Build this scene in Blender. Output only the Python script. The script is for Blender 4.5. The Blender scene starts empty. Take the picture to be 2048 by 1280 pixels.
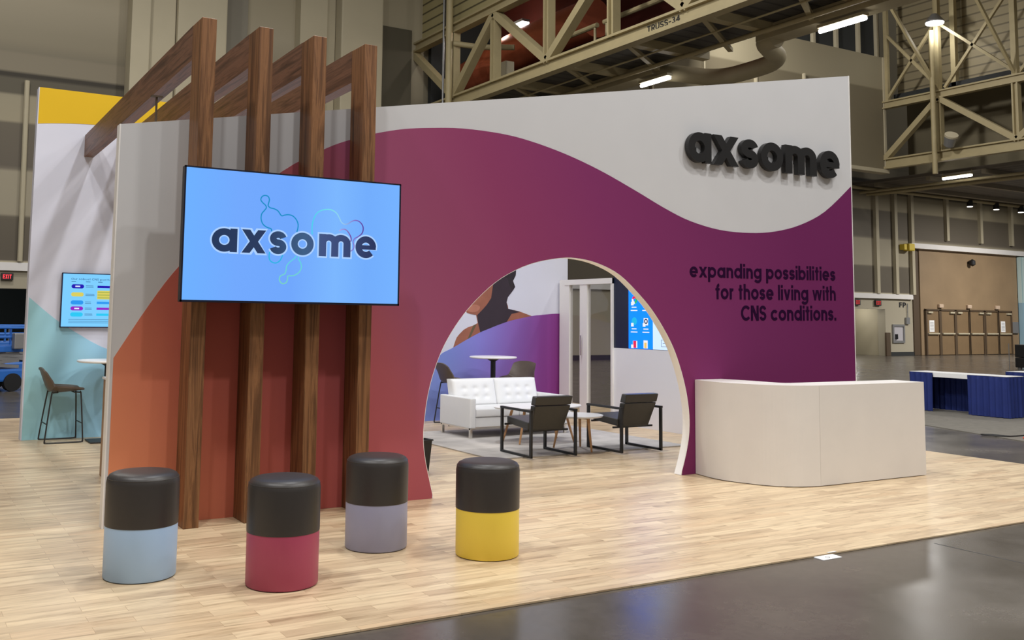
import bpy, bmesh, math, random
from mathutils import Vector, Matrix
from mathutils.geometry import tessellate_polygon
random.seed(7)
SC = bpy.context.scene
COL = SC.collection
PI = math.pi

# ------------------------------------------------------------------ camera
cam_d = bpy.data.cameras.new('camera')
cam = bpy.data.objects.new('camera', cam_d)
COL.objects.link(cam)
cam_d.sensor_fit = 'HORIZONTAL'
cam_d.sensor_width = 36.0
cam_d.lens = 1946.58 * 36.0 / 2048.0
cam_d.shift_x = (1024 - 922.41) / 2048.0
cam_d.shift_y = (454.78 - 640) / 2048.0
cam_d.clip_end = 400
_p, _r, _a = math.radians(5.27087), math.radians(.74308), math.radians(30.15067)
_f = Vector((0, math.cos(_p), math.sin(_p)))
_x = Vector((1, 0, 0))
_u = _x.cross(_f)
_right = math.cos(_r) * _x + math.sin(_r) * _u
_up = -math.sin(_r) * _x + math.cos(_r) * _u
_rz = Matrix.Rotation(-_a, 3, 'Z')
_m = Matrix((_rz @ _right, _rz @ _up, -(_rz @ _f))).transposed().to_4x4()
cam.matrix_world = Matrix.Translation((0, 0, 1.5)) @ _m
SC.camera = cam

# ------------------------------------------------------------------ world, lights, exposure
W = bpy.data.worlds.new('hall_air')
SC.world = W
W.use_nodes = True
W.node_tree.nodes['Background'].inputs[0].default_value = (1.0, .975, .94, 1)
W.node_tree.nodes['Background'].inputs[1].default_value = 0.215
SC.view_settings.view_transform = 'Standard'
SC.view_settings.look = 'None'
SC.view_settings.gamma = 1.0
SC.view_settings.exposure = 0.0
SC.view_settings.use_curve_mapping = False
SC.cycles.use_denoising = True
SC.cycles.sample_clamp_indirect = 6.0


def area(loc, power, size, target=None, color=(1, .975, .94)):
    l = bpy.data.lights.new('hall_light', 'AREA')
    l.shape = 'DISK'
    l.size = size
    l.energy = power
    l.color = color
    o = bpy.data.objects.new('hall_light', l)
    o.location = loc
    if target is not None:
        o.rotation_euler = (Vector(target) - Vector(loc)).to_track_quat('-Z', 'Y').to_euler()
    COL.objects.link(o)
    return o


# unseen high-bay lamps of the hall, several added to fill floor and background
area((4.5, -2.2, 12.5), 350, .55, (3, 6, 0))
area((9.6, -3.0, 12.5), 250, .55, (7, 6, 0))
area((-1.0, 2.2, 12.5), 430, .7)
area((8.5, 2.2, 12.5), 500, .7)
area((15.0, 0.0, 13.0), 390, .7, (11, 6, 0))
area((4.8, 8.3, 13.0), 540, .7, (6, 10.5, 0), (.96, .98, 1.0))  # added for the booth interior, tinted cool like the screen's light
area((-3.2, 6.2, 12.5), 480, .7, (1, 11.5, 0), (.98, .98, .98))
area((9.0, 18.0, 13.0), 580, .8)
area((1.0, 21.5, 13.0), 500, .8)
area((27.0, 15.0, 13.8), 760, .9)
area((30.0, 7.0, 13.5), 700, .9)
area((45.0, 22.0, 7.3), 1400, .9)  # added under the low ceiling to brighten the door wall
area((33.0, 23.0, 7.3), 160, .9)
area((24.6, 23.6, 12.6), 460, .8, (36.5, 21.0, 9.5))  # added and aimed to brighten the far right truss

# ------------------------------------------------------------------ materials
def lin(c):
    c = c / 255.0
    return c / 12.92 if c <= .04045 else ((c + .055) / 1.055) ** 2.4


def L(r, g, b, k=1.0):
    return (min(lin(r) * k, 1), min(lin(g) * k, 1), min(lin(b) * k, 1), 1)


def mat(name, col, rough=.6, metal=0.0, spec=.5, noise=0.0, nscale=8.0, bump=0.0, emit=None, estr=1.0):
    m = bpy.data.materials.new(name)
    m.use_nodes = True
    nt = m.node_tree
    b = nt.nodes['Principled BSDF']
    b.inputs['Base Color'].default_value = col
    b.inputs['Roughness'].default_value = rough
    b.inputs['Metallic'].default_value = metal
    b.inputs['Specular IOR Level'].default_value = spec
    if noise or bump:
        tc = nt.nodes.new('ShaderNodeTexCoord')
        n = nt.nodes.new('ShaderNodeTexNoise')
        n.inputs['Scale'].default_value = nscale
        n.inputs['Detail'].default_value = 5
        nt.links.new(tc.outputs['Object'], n.inputs['Vector'])
        if noise:
            mx = nt.nodes.new('ShaderNodeMixRGB')
            mx.blend_type = 'MULTIPLY'
            mx.inputs[0].default_value = 1.0
            mr = nt.nodes.new('ShaderNodeMapRange')
            mr.inputs['From Min'].default_value = .3
            mr.inputs['From Max'].default_value = .7
            mr.inputs['To Min'].default_value = 1 - noise
            mr.inputs['To Max'].default_value = 1 + noise
            nt.links.new(n.outputs['Fac'], mr.inputs['Value'])
            mx.inputs[1].default_value = col
            nt.links.new(mr.outputs[0], mx.inputs[2])
            nt.links.new(mx.outputs[0], b.inputs['Base Color'])
        if bump:
            bp = nt.nodes.new('ShaderNodeBump')
            bp.inputs['Strength'].default_value = bump
            bp.inputs['Distance'].default_value = .01
            nt.links.new(n.outputs['Fac'], bp.inputs['Height'])
            nt.links.new(bp.outputs[0], b.inputs['Normal'])
    if emit is not None:
        b.inputs['Emission Color'].default_value = emit
        b.inputs['Emission Strength'].default_value = estr
    return m


def ramp(nt, stops, interp='LINEAR'):
    r = nt.nodes.new('ShaderNodeValToRGB')
    r.color_ramp.interpolation = interp
    e = r.color_ramp.elements
    while len(e) < len(stops):
        e.new(.5)
    for i, (p, c) in enumerate(sorted(stops, key=lambda s: s[0])):
        e[i].position = p
        e[i].color = c
    return r


def axis_ramp(name, axis, lo, hi, stops, rough=.7, interp='LINEAR', tilt=0.0, emit=None, spec=.3):
    """printed colour gradient along an object axis"""
    m = bpy.data.materials.new(name)
    m.use_nodes = True
    nt = m.node_tree
    b = nt.nodes['Principled BSDF']
    b.inputs['Roughness'].default_value = rough
    b.inputs['Specular IOR Level'].default_value = spec
    g = nt.nodes.new('ShaderNodeNewGeometry')
    s = nt.nodes.new('ShaderNodeSeparateXYZ')
    nt.links.new(g.outputs['Position'], s.inputs[0])
    src = s.outputs['XYZ'.index(axis)]
    if tilt:
        ma = nt.nodes.new('ShaderNodeMath')
        ma.operation = 'MULTIPLY_ADD'
        nt.links.new(s.outputs[2], ma.inputs[0])
        ma.inputs[1].default_value = tilt
        nt.links.new(src, ma.inputs[2])
        src = ma.outputs[0]
    mr = nt.nodes.new('ShaderNodeMapRange')
    mr.inputs['From Min'].default_value = lo
    mr.inputs['From Max'].default_value = hi
    nt.links.new(src, mr.inputs['Value'])
    r = ramp(nt, [((p - lo) / (hi - lo), c) for p, c in stops], interp)
    nt.links.new(mr.outputs[0], r.inputs[0])
    nt.links.new(r.outputs[0], b.inputs['Base Color'])
    if emit:
        b.inputs['Base Color'].default_value = (0.01, .01, .01, 1)
        for l in list(b.inputs['Base Color'].links):
            nt.links.remove(l)
        nt.links.new(r.outputs[0], b.inputs['Emission Color'])
        b.inputs['Emission Strength'].default_value = emit
    return m


def wood(name, axis, dark, light, sc=1.0, rough=.45):
    """streaky veneer with the grain running along one axis"""
    m = bpy.data.materials.new(name)
    m.use_nodes = True
    nt = m.node_tree
    b = nt.nodes['Principled BSDF']
    b.inputs['Roughness'].default_value = rough
    b.inputs['Specular IOR Level'].default_value = .3
    tc = nt.nodes.new('ShaderNodeTexCoord')
    oi = nt.nodes.new('ShaderNodeObjectInfo')
    ad = nt.nodes.new('ShaderNodeVectorMath')
    ad.operation = 'MULTIPLY_ADD'
    nt.links.new(oi.outputs['Location'], ad.inputs[0])
    ad.inputs[1].default_value = (3.3, 1.7, .9)
    nt.links.new(tc.outputs['Object'], ad.inputs[2])
    mp = nt.nodes.new('ShaderNodeMapping')
    s = {'X': (.35, 9, 9), 'Y': (9, .35, 9), 'Z': (9, 9, .35)}[axis]
    mp.inputs['Scale'].default_value = tuple(v * sc for v in s)
    nt.links.new(ad.outputs[0], mp.inputs[0])
    n = nt.nodes.new('ShaderNodeTexNoise')
    n.inputs['Scale'].default_value = 2.2
    n.inputs['Detail'].default_value = 7
    n.inputs['Roughness'].default_value = .65
    n.inputs['Distortion'].default_value = .7
    nt.links.new(mp.outputs[0], n.inputs['Vector'])
    mid = tuple((a + c) / 2 for a, c in zip(dark, light))
    r = ramp(nt, [(.3, dark), (.45, mid), (.52, light), (.6, mid), (.72, dark)])
    nt.links.new(n.outputs['Fac'], r.inputs[0])
    nt.links.new(r.outputs[0], b.inputs['Base Color'])
    return m


def plank_material():
    m = bpy.data.materials.new('plank_vinyl')
    m.use_nodes = True
    nt = m.node_tree
    b = nt.nodes['Principled BSDF']
    b.inputs['Roughness'].default_value = .33
    b.inputs['Specular IOR Level'].default_value = .35
    tc = nt.nodes.new('ShaderNodeTexCoord')
    br = nt.nodes.new('ShaderNodeTexBrick')
    br.offset = .37
    br.offset_frequency = 2
    br.inputs['Scale'].default_value = 1.0
    br.inputs['Brick Width'].default_value = .56
    br.inputs['Row Height'].default_value = .095
    br.inputs['Mortar Size'].default_value = .0012
    br.inputs['Mortar Smooth'].default_value = .2
    br.inputs['Bias'].default_value = 0
    br.inputs['Color1'].default_value = (0, 0, 0, 1)
    br.inputs['Color2'].default_value = (1, 1, 1, 1)
    br.inputs['Mortar'].default_value = (.15, .15, .15, 1)
    nt.links.new(tc.outputs['Object'], br.inputs['Vector'])
    mp = nt.nodes.new('ShaderNodeMapping')
    mp.inputs['Scale'].default_value = (1.3, 11, 1)
    nt.links.new(tc.outputs['Object'], mp.inputs[0])
    # every strip gets its own piece of grain
    va = nt.nodes.new('ShaderNodeVectorMath')
    va.operation = 'MULTIPLY_ADD'
    nt.links.new(br.outputs['Color'], va.inputs[0])
    va.inputs[1].default_value = (17, 11, 5)
    nt.links.new(mp.outputs[0], va.inputs[2])
    n = nt.nodes.new('ShaderNodeTexNoise')
    n.inputs['Scale'].default_value = 2.0
    n.inputs['Detail'].default_value = 6
    n.inputs['Roughness'].default_value = .6
    n.inputs['Distortion'].default_value = .5
    nt.links.new(va.outputs[0], n.inputs['Vector'])
    r1 = ramp(nt, [(.0, L(201, 176, 143)), (.35, L(219, 195, 160)), (.7, L(230, 208, 172)), (1, L(214, 186, 150))])
    nt.links.new(br.outputs['Color'], r1.inputs[0])
    r2 = ramp(nt, [(.3, (.5, .45, .4, 1)), (.44, (.84, .82, .8, 1)), (.6, (1, 1, 1, 1)), (.8, (.93, .9, .85, 1))])
    nt.links.new(n.outputs['Fac'], r2.inputs[0])
    mx = nt.nodes.new('ShaderNodeMixRGB')
    mx.blend_type = 'MULTIPLY'
    mx.inputs[0].default_value = .9
    nt.links.new(r1.outputs[0], mx.inputs[1])
    nt.links.new(r2.outputs[0], mx.inputs[2])
    m2 = nt.nodes.new('ShaderNodeMixRGB')
    m2.blend_type = 'MULTIPLY'
    m2.inputs[2].default_value = (.72, .66, .6, 1)
    nt.links.new(br.outputs['Fac'], m2.inputs[0])
    nt.links.new(mx.outputs[0], m2.inputs[1])
    nt.links.new(m2.outputs[0], b.inputs['Base Color'])
    return m


def concrete_material():
    m = bpy.data.materials.new('polished_concrete')
    m.use_nodes = True
    nt = m.node_tree
    b = nt.nodes['Principled BSDF']
    b.inputs['Specular IOR Level'].default_value = .5
    tc = nt.nodes.new('ShaderNodeTexCoord')
    n = nt.nodes.new('ShaderNodeTexNoise')
    n.inputs['Scale'].default_value = .9
    n.inputs['Detail'].default_value = 9
    n.inputs['Roughness'].default_value = .62
    nt.links.new(tc.outputs['Object'], n.inputs['Vector'])
    n2 = nt.nodes.new('ShaderNodeTexNoise')
    n2.inputs['Scale'].default_value = 22
    n2.inputs['Detail'].default_value = 6
    nt.links.new(tc.outputs['Object'], n2.inputs['Vector'])
    r = ramp(nt, [(.3, L(78, 73, 67)), (.5, L(90, 84, 77)), (.7, L(101, 94, 86))])
    nt.links.new(n.outputs['Fac'], r.inputs[0])
    r2 = ramp(nt, [(.35, (.8, .8, .8, 1)), (.6, (1, 1, 1, 1))])
    nt.links.new(n2.outputs['Fac'], r2.inputs[0])
    mx = nt.nodes.new('ShaderNodeMixRGB')
    mx.blend_type = 'MULTIPLY'
    mx.inputs[0].default_value = .5
    nt.links.new(r.outputs[0], mx.inputs[1])
    nt.links.new(r2.outputs[0], mx.inputs[2])
    nt.links.new(mx.outputs[0], b.inputs['Base Color'])
    mr = nt.nodes.new('ShaderNodeMapRange')
    mr.inputs['From Min'].default_value = .3
    mr.inputs['From Max'].default_value = .7
    mr.inputs['To Min'].default_value = .17
    mr.inputs['To Max'].default_value = .3
    nt.links.new(n.outputs['Fac'], mr.inputs['Value'])
    nt.links.new(mr.outputs[0], b.inputs['Roughness'])
    return m


def stripe_material(name, axis, period, c1, c2, rough=.6):
    """corrugated or panelled sheet: dark joints along one axis"""
    m = bpy.data.materials.new(name)
    m.use_nodes = True
    nt = m.node_tree
    b = nt.nodes['Principled BSDF']
    b.inputs['Roughness'].default_value = rough
    g = nt.nodes.new('ShaderNodeNewGeometry')
    s = nt.nodes.new('ShaderNodeSeparateXYZ')
    nt.links.new(g.outputs['Position'], s.inputs[0])
    d = nt.nodes.new('ShaderNodeMath')
    d.operation = 'DIVIDE'
    nt.links.new(s.outputs['XYZ'.index(axis)], d.inputs[0])
    d.inputs[1].default_value = period
    f = nt.nodes.new('ShaderNodeMath')
    f.operation = 'FRACT'
    nt.links.new(d.outputs[0], f.inputs[0])
    r = ramp(nt, [(0, c2), (.1, c2), (.16, c1), (.9, c1), (1, c2)])
    nt.links.new(f.outputs[0], r.inputs[0])
    nt.links.new(r.outputs[0], b.inputs['Base Color'])
    return m


M = {}
M['white_fabric'] = mat('white_fabric', L(201, 201, 203), .75, noise=.015, nscale=2)
M['white_trim'] = mat('white_trim', L(236, 233, 230), .45)
M['white_laminate'] = mat('white_laminate', L(230, 226, 222), .5, noise=.02, nscale=3)
M['plank'] = plank_material()
M['concrete'] = concrete_material()
M['post'] = wood('walnut_vertical', 'Z', L(70, 44, 28), L(142, 100, 66), 1.0)
M['beam'] = wood('walnut_horizontal', 'Y', L(68, 46, 34), L(124, 88, 68), 1.0)
M['kiosk'] = wood('oak_vertical', 'Z', L(120, 90, 65), L(165, 130, 100), 1.0)
M['leather'] = mat('charcoal_leather', L(56, 52, 50), .42, noise=.04, nscale=30, bump=.05)
M['chair_leather'] = mat('black_leather', L(62, 60, 57), .36, noise=.05, nscale=30, bump=.05)
M['black_metal'] = mat('black_metal', L(48, 47, 46), .45, .3)
M['black'] = mat('black_plastic', L(26, 26, 28), .5)
M['black_letter'] = mat('black_letter', L(30, 29, 29), .38)
M['brown_shell'] = mat('brown_leatherette', L(88, 76, 66), .5, noise=.05, nscale=25)
M['sofa'] = mat('white_leather', L(236, 236, 236), .45, noise=.01, nscale=10)
M['chrome'] = mat('chrome', (.75, .72, .66, 1), .18, 1.0)
M['rug'] = mat('grey_rug', L(190, 184, 178), .95, noise=.14, nscale=5, bump=.2)
M['carpet'] = mat('grey_carpet', L(120, 116, 108), .95, noise=.12, nscale=9, bump=.2)
M['oak_leg'] = wood('oak_leg', 'Z', L(150, 105, 70), L(205, 160, 115), 1.2)
M['white_top'] = mat('white_table_top', L(240, 238, 238), .35)
M['cream'] = mat('cream_steel', L(170, 156, 118), .55, noise=.05, nscale=3)
M['cream_duct'] = mat('cream_duct', L(172, 160, 128), .6, noise=.06, nscale=2)
M['dark_deck'] = stripe_material('dark_steel_deck', 'Y', .42, L(74, 70, 64), L(44, 42, 40))
M['roof_deck'] = stripe_material('roof_deck', 'Y', .6, L(150, 138, 112), L(112, 102, 84))
M['siding'] = stripe_material('horizontal_siding', 'Z', .32, L(172, 160, 116), L(84, 76, 52))
M['siding_far'] = stripe_material('corrugated_siding', 'Z', .36, L(150, 138, 108), L(108, 98, 76))
M['red_duct'] = mat('orange_duct', L(190, 98, 66), .6, noise=.08, nscale=3)
M['dark_red'] = mat('dark_red_panel', L(96, 36, 26), .8, noise=.1, nscale=2)
M['dark_void'] = mat('dark_room', L(44, 46, 46), .8)
M['room_grey'] = mat('grey_room', L(104, 104, 104), .8)
M['beige_wall'] = mat('beige_wall', L(182, 172, 146), .7, noise=.03, nscale=1)
M['brown_door'] = mat('brown_door_paint', L(128, 105, 76), .55, noise=.05, nscale=3)
M['brown_panel'] = mat('brown_panel_paint', L(146, 123, 94), .6, noise=.09, nscale=.9)
M['dark_brown'] = mat('dark_brown', L(84, 68, 50), .6)
M['paper'] = mat('white_paper', L(246, 246, 246), .7)
M['blue_drape'] = mat('navy_drape', L(30, 48, 118), .75, noise=.08, nscale=6)
M['orange_cone'] = mat('orange_cone_plastic', L(255, 80, 46), .4)
M['teal'] = stripe_material('pale_teal_drape', 'X', .45, L(188, 208, 206), L(150, 178, 180))
M['teal_low'] = mat('pale_blue_panel', L(142, 174, 190), .6)
M['lift_blue'] = mat('blue_machine_paint', L(40, 105, 190), .4)
M['rubber'] = mat('black_rubber', L(24, 24, 24), .8)
M['grey_metal'] = mat('grey_metal', L(150, 150, 150), .4, .5)
M['yellow'] = mat('yellow_plastic', L(216, 190, 60), .5)
M['lamp'] = mat('lamp_white', (1, 1, 1, 1), .5, emit=(1, .98, .97, 1), estr=9.0)
M['lamp_soft'] = mat('lamp_soft', (1, 1, 1, 1), .5, emit=(1, .95, .85, 1), estr=2.5)
M['exit_red'] = mat('exit_red', (.3, .0, .0, 1), .5, emit=(1, .05, .07, 1), estr=1.3)
M['exit_dim'] = mat('exit_dim_red', (.3, .02, .02, 1), .5, emit=(.7, .03, .03, 1), estr=.5)


def glass_material():
    m = bpy.data.materials.new('clear_glass')
    m.use_nodes = True
    nt = m.node_tree
    out = nt.nodes['Material Output']
    nt.nodes.remove(nt.nodes['Principled BSDF'])
    t = nt.nodes.new('ShaderNodeBsdfTransparent')
    t.inputs[0].default_value = (.86, .86, .86, 1)
    g = nt.nodes.new('ShaderNodeBsdfGlossy')
    g.inputs['Roughness'].default_value = .02
    f = nt.nodes.new('ShaderNodeFresnel')
    f.inputs[0].default_value = 1.5
    mx = nt.nodes.new('ShaderNodeMixShader')
    ge = nt.nodes.new('ShaderNodeNewGeometry')
    fm = nt.nodes.new('ShaderNodeMath')
    fm.operation = 'SUBTRACT'
    fm.use_clamp = True
    nt.links.new(f.outputs[0], fm.inputs[0])
    nt.links.new(ge.outputs['Backfacing'], fm.inputs[1])
    nt.links.new(fm.outputs[0], mx.inputs[0])
    nt.links.new(t.outputs[0], mx.inputs[1])
    nt.links.new(g.outputs[0], mx.inputs[2])
    nt.links.new(mx.outputs[0], out.inputs[0])
    return m


M['glass'] = glass_material()


def emis(name, col, s=1.0):
    m = mat(name, (.01, .01, .01, 1), .4, spec=.1, emit=col, estr=s)
    return m


# ------------------------------------------------------------------ mesh helpers
def spline(pts, n=6, closed=False):
    out = []
    N = len(pts)
    for i in range(N if closed else N - 1):
        if closed:
            p0, p1, p2, p3 = (pts[(i + k - 1) % N] for k in range(4))
        else:
            p0 = pts[max(i - 1, 0)]
            p1 = pts[i]
            p2 = pts[i + 1]
            p3 = pts[min(i + 2, N - 1)]
        for k in range(n):
            t = k / n
            out.append(tuple(.5 * (2 * b + (c - a) * t + (2 * a - 5 * b + 4 * c - d) * t * t + (3 * b - a - 3 * c + d) * t ** 3)
                             for a, b, c, d in zip(p0, p1, p2, p3)))
    if not closed:
        out.append(tuple(pts[-1]))
    return out


class MB:
    def __init__(self):
        self.bm = bmesh.new()

    def face(self, vs):
        try:
            return self.bm.faces.new(vs)
        except ValueError:
            return None

    def box(self, a, b, bevel=0, seg=2):
        x0, y0, z0 = (min(i, j) for i, j in zip(a, b))
        x1, y1, z1 = (max(i, j) for i, j in zip(a, b))
        v = [self.bm.verts.new(c) for c in ((x0, y0, z0), (x1, y0, z0), (x1, y1, z0), (x0, y1, z0), (x0, y0, z1), (x1, y0, z1), (x1, y1, z1), (x0, y1, z1))]
        fs = [self.face([v[i] for i in q]) for q in ((3, 2, 1, 0), (4, 5, 6, 7), (0, 1, 5, 4), (1, 2, 6, 5), (2, 3, 7, 6), (3, 0, 4, 7))]
        if bevel:
            ed = list({e for f in fs for e in f.edges})
            bmesh.ops.bevel(self.bm, geom=ed, offset=bevel, segments=seg, affect='EDGES', profile=.6)
        return self

    def hexa(self, pts):
        """eight corners: bottom four, top four"""
        v = [self.bm.verts.new(c) for c in pts]
        for q in ((3, 2, 1, 0), (4, 5, 6, 7), (0, 1, 5, 4), (1, 2, 6, 5), (2, 3, 7, 6), (3, 0, 4, 7)):
            self.face([v[i] for i in q])
        return self

    def bar(self, p, q, w, h, up=(0, 0, 1)):
        p, q = Vector(p), Vector(q)
        d = (q - p).normalized()
        u = Vector(up)
        if abs(d.dot(u)) > .99:
            u = Vector((0, 1, 0))
        s = d.cross(u).normalized()
        u = s.cross(d).normalized()
        c = []
        for e in (p, q):
            for i, j in ((-1, -1), (1, -1), (1, 1), (-1, 1)):
                c.append(e + s * i * w / 2 + u * j * h / 2)
        return self.hexa(c)

    def tube(self, pts, r, n=10, caps=True):
        pts = [Vector(p) for p in pts]
        rings = []
        ref = None
        for i, p in enumerate(pts):
            d = (pts[min(i + 1, len(pts) - 1)] - pts[max(i - 1, 0)]).normalized()
            if ref is None:
                ref = Vector((0, 0, 1)) if abs(d.z) < .9 else Vector((1, 0, 0))
            s = d.cross(ref).normalized()
            u = s.cross(d).normalized()
            ref = u
            rr = r[i] if isinstance(r, (list, tuple)) else r
            rings.append([self.bm.verts.new(p + (s * math.cos(2 * PI * k / n) + u * math.sin(2 * PI * k / n)) * rr) for k in range(n)])
        for a, b in zip(rings, rings[1:]):
            for k in range(n):
                self.face([a[k], a[(k + 1) % n], b[(k + 1) % n], b[k]])
        if caps:
            self.face(rings[0][::-1])
            self.face(rings[-1])
        return self

    def lathe(self, prof, c=(0, 0, 0), n=48):
        rings = []
        for r, z in prof:
            if r < 1e-6:
                rings.append([self.bm.verts.new((c[0], c[1], c[2] + z))])
            else:
                rings.append([self.bm.verts.new((c[0] + r * math.cos(2 * PI * k / n), c[1] + r * math.sin(2 * PI * k / n), c[2] + z)) for k in range(n)])
        for a, b in zip(rings, rings[1:]):
            for k in range(n):
                k2 = (k + 1) % n
                if len(a) == 1 and len(b) > 1:
                    self.face([a[0], b[k2], b[k]])
                elif len(b) == 1 and len(a) > 1:
                    self.face([a[k], a[k2], b[0]])
                elif len(a) > 1:
                    self.face([a[k], a[k2], b[k2], b[k]])
        return self

    def prism(self, poly, fn, d0, d1):
        """polygon (2-D) mapped by fn(u, v, depth)"""
        a = [self.bm.verts.new(fn(u, v, d0)) for u, v in poly]
        b = [self.bm.verts.new(fn(u, v, d1)) for u, v in poly]
        n = len(poly)
        if n > 4:
            for t in tessellate_polygon([[Vector((u, v, 0)) for u, v in poly]]):
                self.face([a[i] for i in t])
                self.face([b[i] for i in t[::-1]])
        else:
            self.face(a)
            self.face(b[::-1])
        for i in range(n):
            self.face([a[i], b[i], b[(i + 1) % n], a[(i + 1) % n]])
        return self

    def strip(self, pts, w, fn, d0, d1, closed=False):
        """ribbon of width w along a 2-D polyline"""
        N = len(pts)
        Ls, Rs = [], []
        for i in range(N):
            if closed:
                p, q = pts[(i - 1) % N], pts[(i + 1) % N]
            else:
                p, q = pts[max(i - 1, 0)], pts[min(i + 1, N - 1)]
            dx, dy = q[0] - p[0], q[1] - p[1]
            l = math.hypot(dx, dy) or 1
            nx, ny = -dy / l * w / 2, dx / l * w / 2
            Ls.append((pts[i][0] + nx, pts[i][1] + ny))
            Rs.append((pts[i][0] - nx, pts[i][1] - ny))
        V = [[self.bm.verts.new(fn(u, v, d)) for u, v in S] for S in (Ls, Rs) for d in (d0, d1)]
        l0, l1, r0, r1 = V
        for i in range(N if closed else N - 1):
            j = (i + 1) % N
            self.face([l0[i], l0[j], r0[j], r0[i]])
            self.face([l1[j], l1[i], r1[i], r1[j]])
            self.face([l0[j], l0[i], l1[i], l1[j]])
            self.face([r0[i], r0[j], r1[j], r1[i]])
        if not closed:
            self.face([l0[0], r0[0], r1[0], l1[0]])
            self.face([l0[-1], l1[-1], r1[-1], r0[-1]])
        return self

    def build(self, name, m, parent=None, smooth=False, world=True, sub=0, angle=None):
        bm = self.bm
        bmesh.ops.recalc_face_normals(bm, faces=bm.faces[:])
        me = bpy.data.meshes.new(name)
        if parent is not None and world:
            bmesh.ops.translate(bm, verts=bm.verts[:], vec=-Vector(parent['_o'] if '_o' in parent else (0, 0, 0)))
        bm.to_mesh(me)
        bm.free()
        me.materials.append(m)
        o = bpy.data.objects.new(name, me)
        COL.objects.link(o)
        if parent is not None:
            o.parent = parent
            if '_o' in parent:
                o['_o'] = list(parent['_o'])
        if smooth:
            for p in me.polygons:
                p.use_smooth = True
            me.set_sharp_from_angle(angle=math.radians(angle or 40))
        if sub:
            md = o.modifiers.new('Subdivision', 'SUBSURF')
            md.levels = md.render_levels = sub
        return o


_offs = []


def thing(name, label, cat, loc=(0, 0, 0), rz=0.0, group=None):
    o = bpy.data.objects.new(name, None)
    COL.objects.link(o)
    o.location = loc
    o.rotation_euler = (0, 0, rz)
    o.empty_display_size = .1
    o['label'] = label
    o['category'] = cat
    o['_o'] = [float(v) for v in loc]
    _offs.append(o)
    if group:
        o['group'] = group
    return o


def tag(o, label, cat, group=None):
    o['label'] = label
    o['category'] = cat
    if group:
        o['group'] = group
    return o


def struct(o):
    o['kind'] = 'structure'
    return o


def dup(root, loc, rz=None, label=None, group=None):
    r = root.copy()
    COL.objects.link(r)
    r.location = loc
    if rz is not None:
        r.rotation_euler = (0, 0, rz)
    if label:
        r['label'] = label
    if group:
        r['group'] = group
    for ch in list(root.children):
        c = ch.copy()
        COL.objects.link(c)
        c.parent = r
        for g in list(ch.children):
            d = g.copy()
            COL.objects.link(d)
            d.parent = c
    return r


# ------------------------------------------------------------------ stroke lettering
def arc(cx, cy, rx, ry, a0, a1, n=28):
    return [(cx + rx * math.cos(math.radians(a0 + (a1 - a0) * i / n)), cy + ry * math.sin(math.radians(a0 + (a1 - a0) * i / n))) for i in range(n + 1)]


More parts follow.
